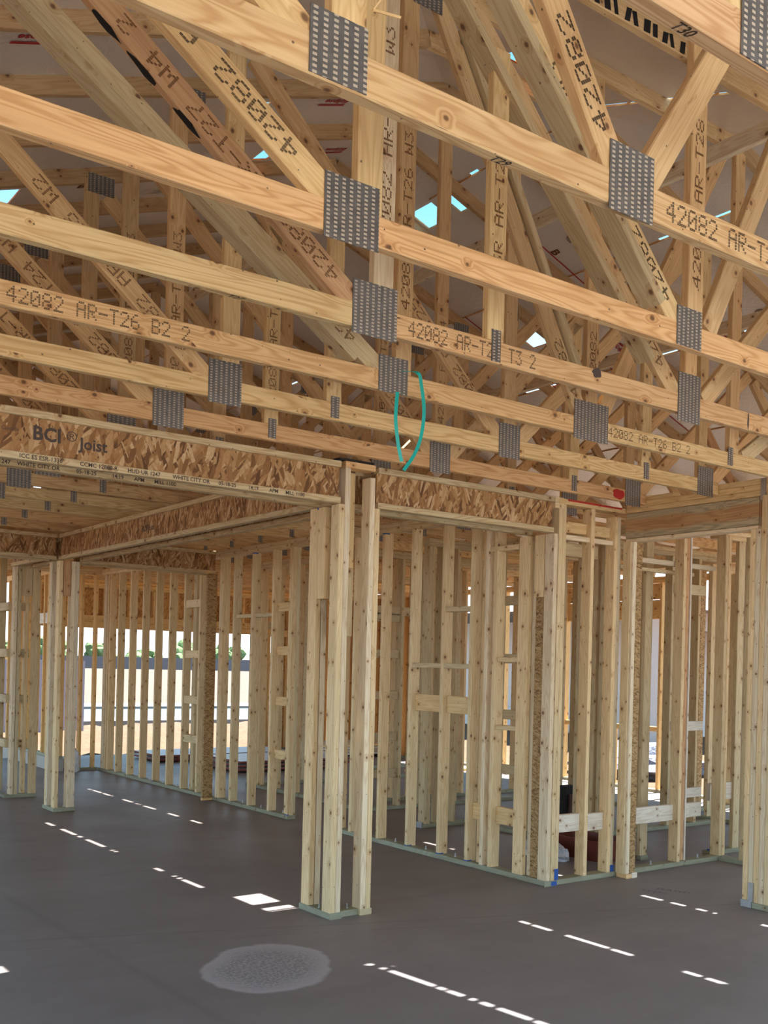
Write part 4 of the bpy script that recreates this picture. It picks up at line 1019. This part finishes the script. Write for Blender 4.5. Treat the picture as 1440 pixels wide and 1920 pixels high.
# ================================================================ OUTSIDE
o = slab('boundary_wall', -150, 230, 168, 168.4, -.13, 1.95, 'far_wall'); tag(o, 'long grey boundary wall on the horizon below the trees', 'wall')
def tree(x, y, w, h, seed, lab):
    import bmesh
    r = random.Random(seed); t = thing('tree', lab, 'tree', (x, y, -.13), 'trees on the horizon')
    bm = bmesh.new()
    for k in range(9):
        c = Vector((r.uniform(-.5, .5) * w, r.uniform(-.3, .3) * w, h * r.uniform(.38, .82))); rad = w * r.uniform(.20, .34)
        g = bmesh.ops.create_icosphere(bm, subdivisions=2, radius=rad)
        for v in g['verts']: v.co = v.co * r.uniform(.75, 1.2) + c
    me = bpy.data.meshes.new('crown'); bm.to_mesh(me); bm.free(); me.materials.append(M['leaf'])
    put('crown', me, t, Matrix.Translation((x, y, -.13)))
    put('trunk', stick_mesh(h * .5, w * .08, w * .08, 'wood'), t, frame((x, y, -.13), (0, 0, 1), (1, 0, 0)), (.12, .08, .05, 1))
rt = random.Random(12)
xs = [34 + i * 8.4 for i in range(18)] + [38 + i * 8.4 for i in range(18)]
for i, x in enumerate(xs): tree(x + rt.uniform(-.5, .5), (174 if i < 18 else 184) + rt.uniform(0, 2), rt.uniform(4.0, 4.9), rt.uniform(3.2, 5.6), i, 'green bushy tree behind the grey boundary wall on the horizon')
o = slab('block_fence', 3.6, 8.5, 23.0, 23.2, -.13, 1.50, 'lav'); tag(o, 'lavender-grey block fence outside beyond the left studs', 'fence')
# yellow marker, light pole and excavator in the far field
p = thing('light_pole', 'thin pale street light pole far out in the field', 'street light', (31.0, 52.0, -.13))
put('pole', stick_mesh(6.2, .11, .11, 'wood'), p, frame((31.0, 52.0, -.13), (0, 0, 1), (1, 0, 0)), (.6, .6, .6, 1)); put('arm', stick_mesh(1.0, .08, .08, 'wood'), p, frame((30.0, 52.0, 5.95), (1, 0, 0), (0, 0, 1)), (.6, .6, .6, 1))
import bmesh
bm = bmesh.new(); bmesh.ops.create_cone(bm, segments=12, radius1=.34, radius2=.05, depth=1.2, cap_ends=True)
me = bpy.data.meshes.new('marker'); bm.to_mesh(me); bm.free(); me.materials.append(M['yellow'])
o = bpy.data.objects.new('marker_cone', me); COL.objects.link(o); o.location = (14.6, 42.0, .47); tag(o, 'small yellow marker cone in the dirt field', 'cone')
p = thing('excavator', 'small orange excavator parked in front of the boundary wall', 'excavator', (44.5, 150, -.13))
for (nm, a) in (('track', (42.8, 46.2, 148.6, 149.2, -.13, .6)), ('track', (42.8, 46.2, 150.6, 151.2, -.13, .6)), ('body', (43.2, 45.4, 148.8, 151.0, .6, 1.5)), ('cab', (44.0, 45.2, 149.0, 150.4, 1.5, 3.0))):
    q = slab(nm, *a, 'orange' if nm != 'track' else 'felt'); q.parent = p; q.location = -ORG[p.name]
put('boom', stick_mesh(4.2, .4, .3, 'wood'), p, frame((44.2, 149.8, 1.3), (-.75, 0, .65), (.65, 0, .75)), (.55, .27, .08, 1))

# neighbour house on the right
p = thing('neighbour_house', 'pale stucco neighbour house with grey tile roof seen through the right studs', 'house', (22, 20, -.13))
def hpart(nm, a, mat):
    q = slab(nm, *a, mat); q.parent = p; q.location = -ORG[p.name]; return q
hpart('column', (17.2, 17.75, 13.9, 14.6, -.13, 2.9), 'stucco'); hpart('beam', (17.2, 30, 13.95, 14.55, 2.5, 2.9), 'stucco')
hpart('wall', (20.5, 34, 17.0, 27.5, -.13, 2.9), 'white_paint')
hpart('garage_door', (20.42, 20.49, 18.0, 22.5, -.1, 2.2), 'white_paint')
for k in range(4):
    hpart('door_panel', (20.36, 20.41, 18.0, 22.5, -.08 + .57 * k, .46 + .57 * k), 'white_paint')
w = hpart('window', (20.38, 20.48, 23.8, 25.2, .8, 2.1), 'white_paint'); g = slab('pane', 20.36, 20.375, 23.9, 25.1, .9, 2.0, 'glass'); g.parent = w; 
rv = [(16.6, 13.3, 2.9), (35, 13.3, 2.9), (35, 28.5, 2.9), (16.6, 28.5, 2.9), (21.5, 20.9, 5.0), (31, 20.9, 5.0)]
me = poly_mesh('roof', [Vector(v) - ORG[p.name] for v in rv], [(0, 1, 5, 4), (1, 2, 5), (2, 3, 4, 5), (3, 0, 4), (3, 2, 1, 0)], ['roof_tile'])
q = bpy.data.objects.new('roof', me); COL.objects.link(q); q.parent = p
o = lump('gravel_pile', (13.6, 11.2, -.13), (1.2, 1.0, .35), 'gravel', 21); tag(o, 'blue-grey gravel pile outside the right window opening', 'gravel pile'); o['kind'] = 'stuff'
bm = bmesh.new(); bmesh.ops.create_cone(bm, segments=16, radius1=.085, radius2=.085, depth=3.2, cap_ends=True)
me = bpy.data.meshes.new('pipe'); bm.to_mesh(me); bm.free(); me.materials.append(M['pvc'])
o = bpy.data.objects.new('white_pipe', me); COL.objects.link(o); o.location = (16.3, 12.4, -.04); o.rotation_euler = (pi / 2, 0, -.9); tag(o, 'white pipe lying on the dirt outside the right window opening', 'pipe')
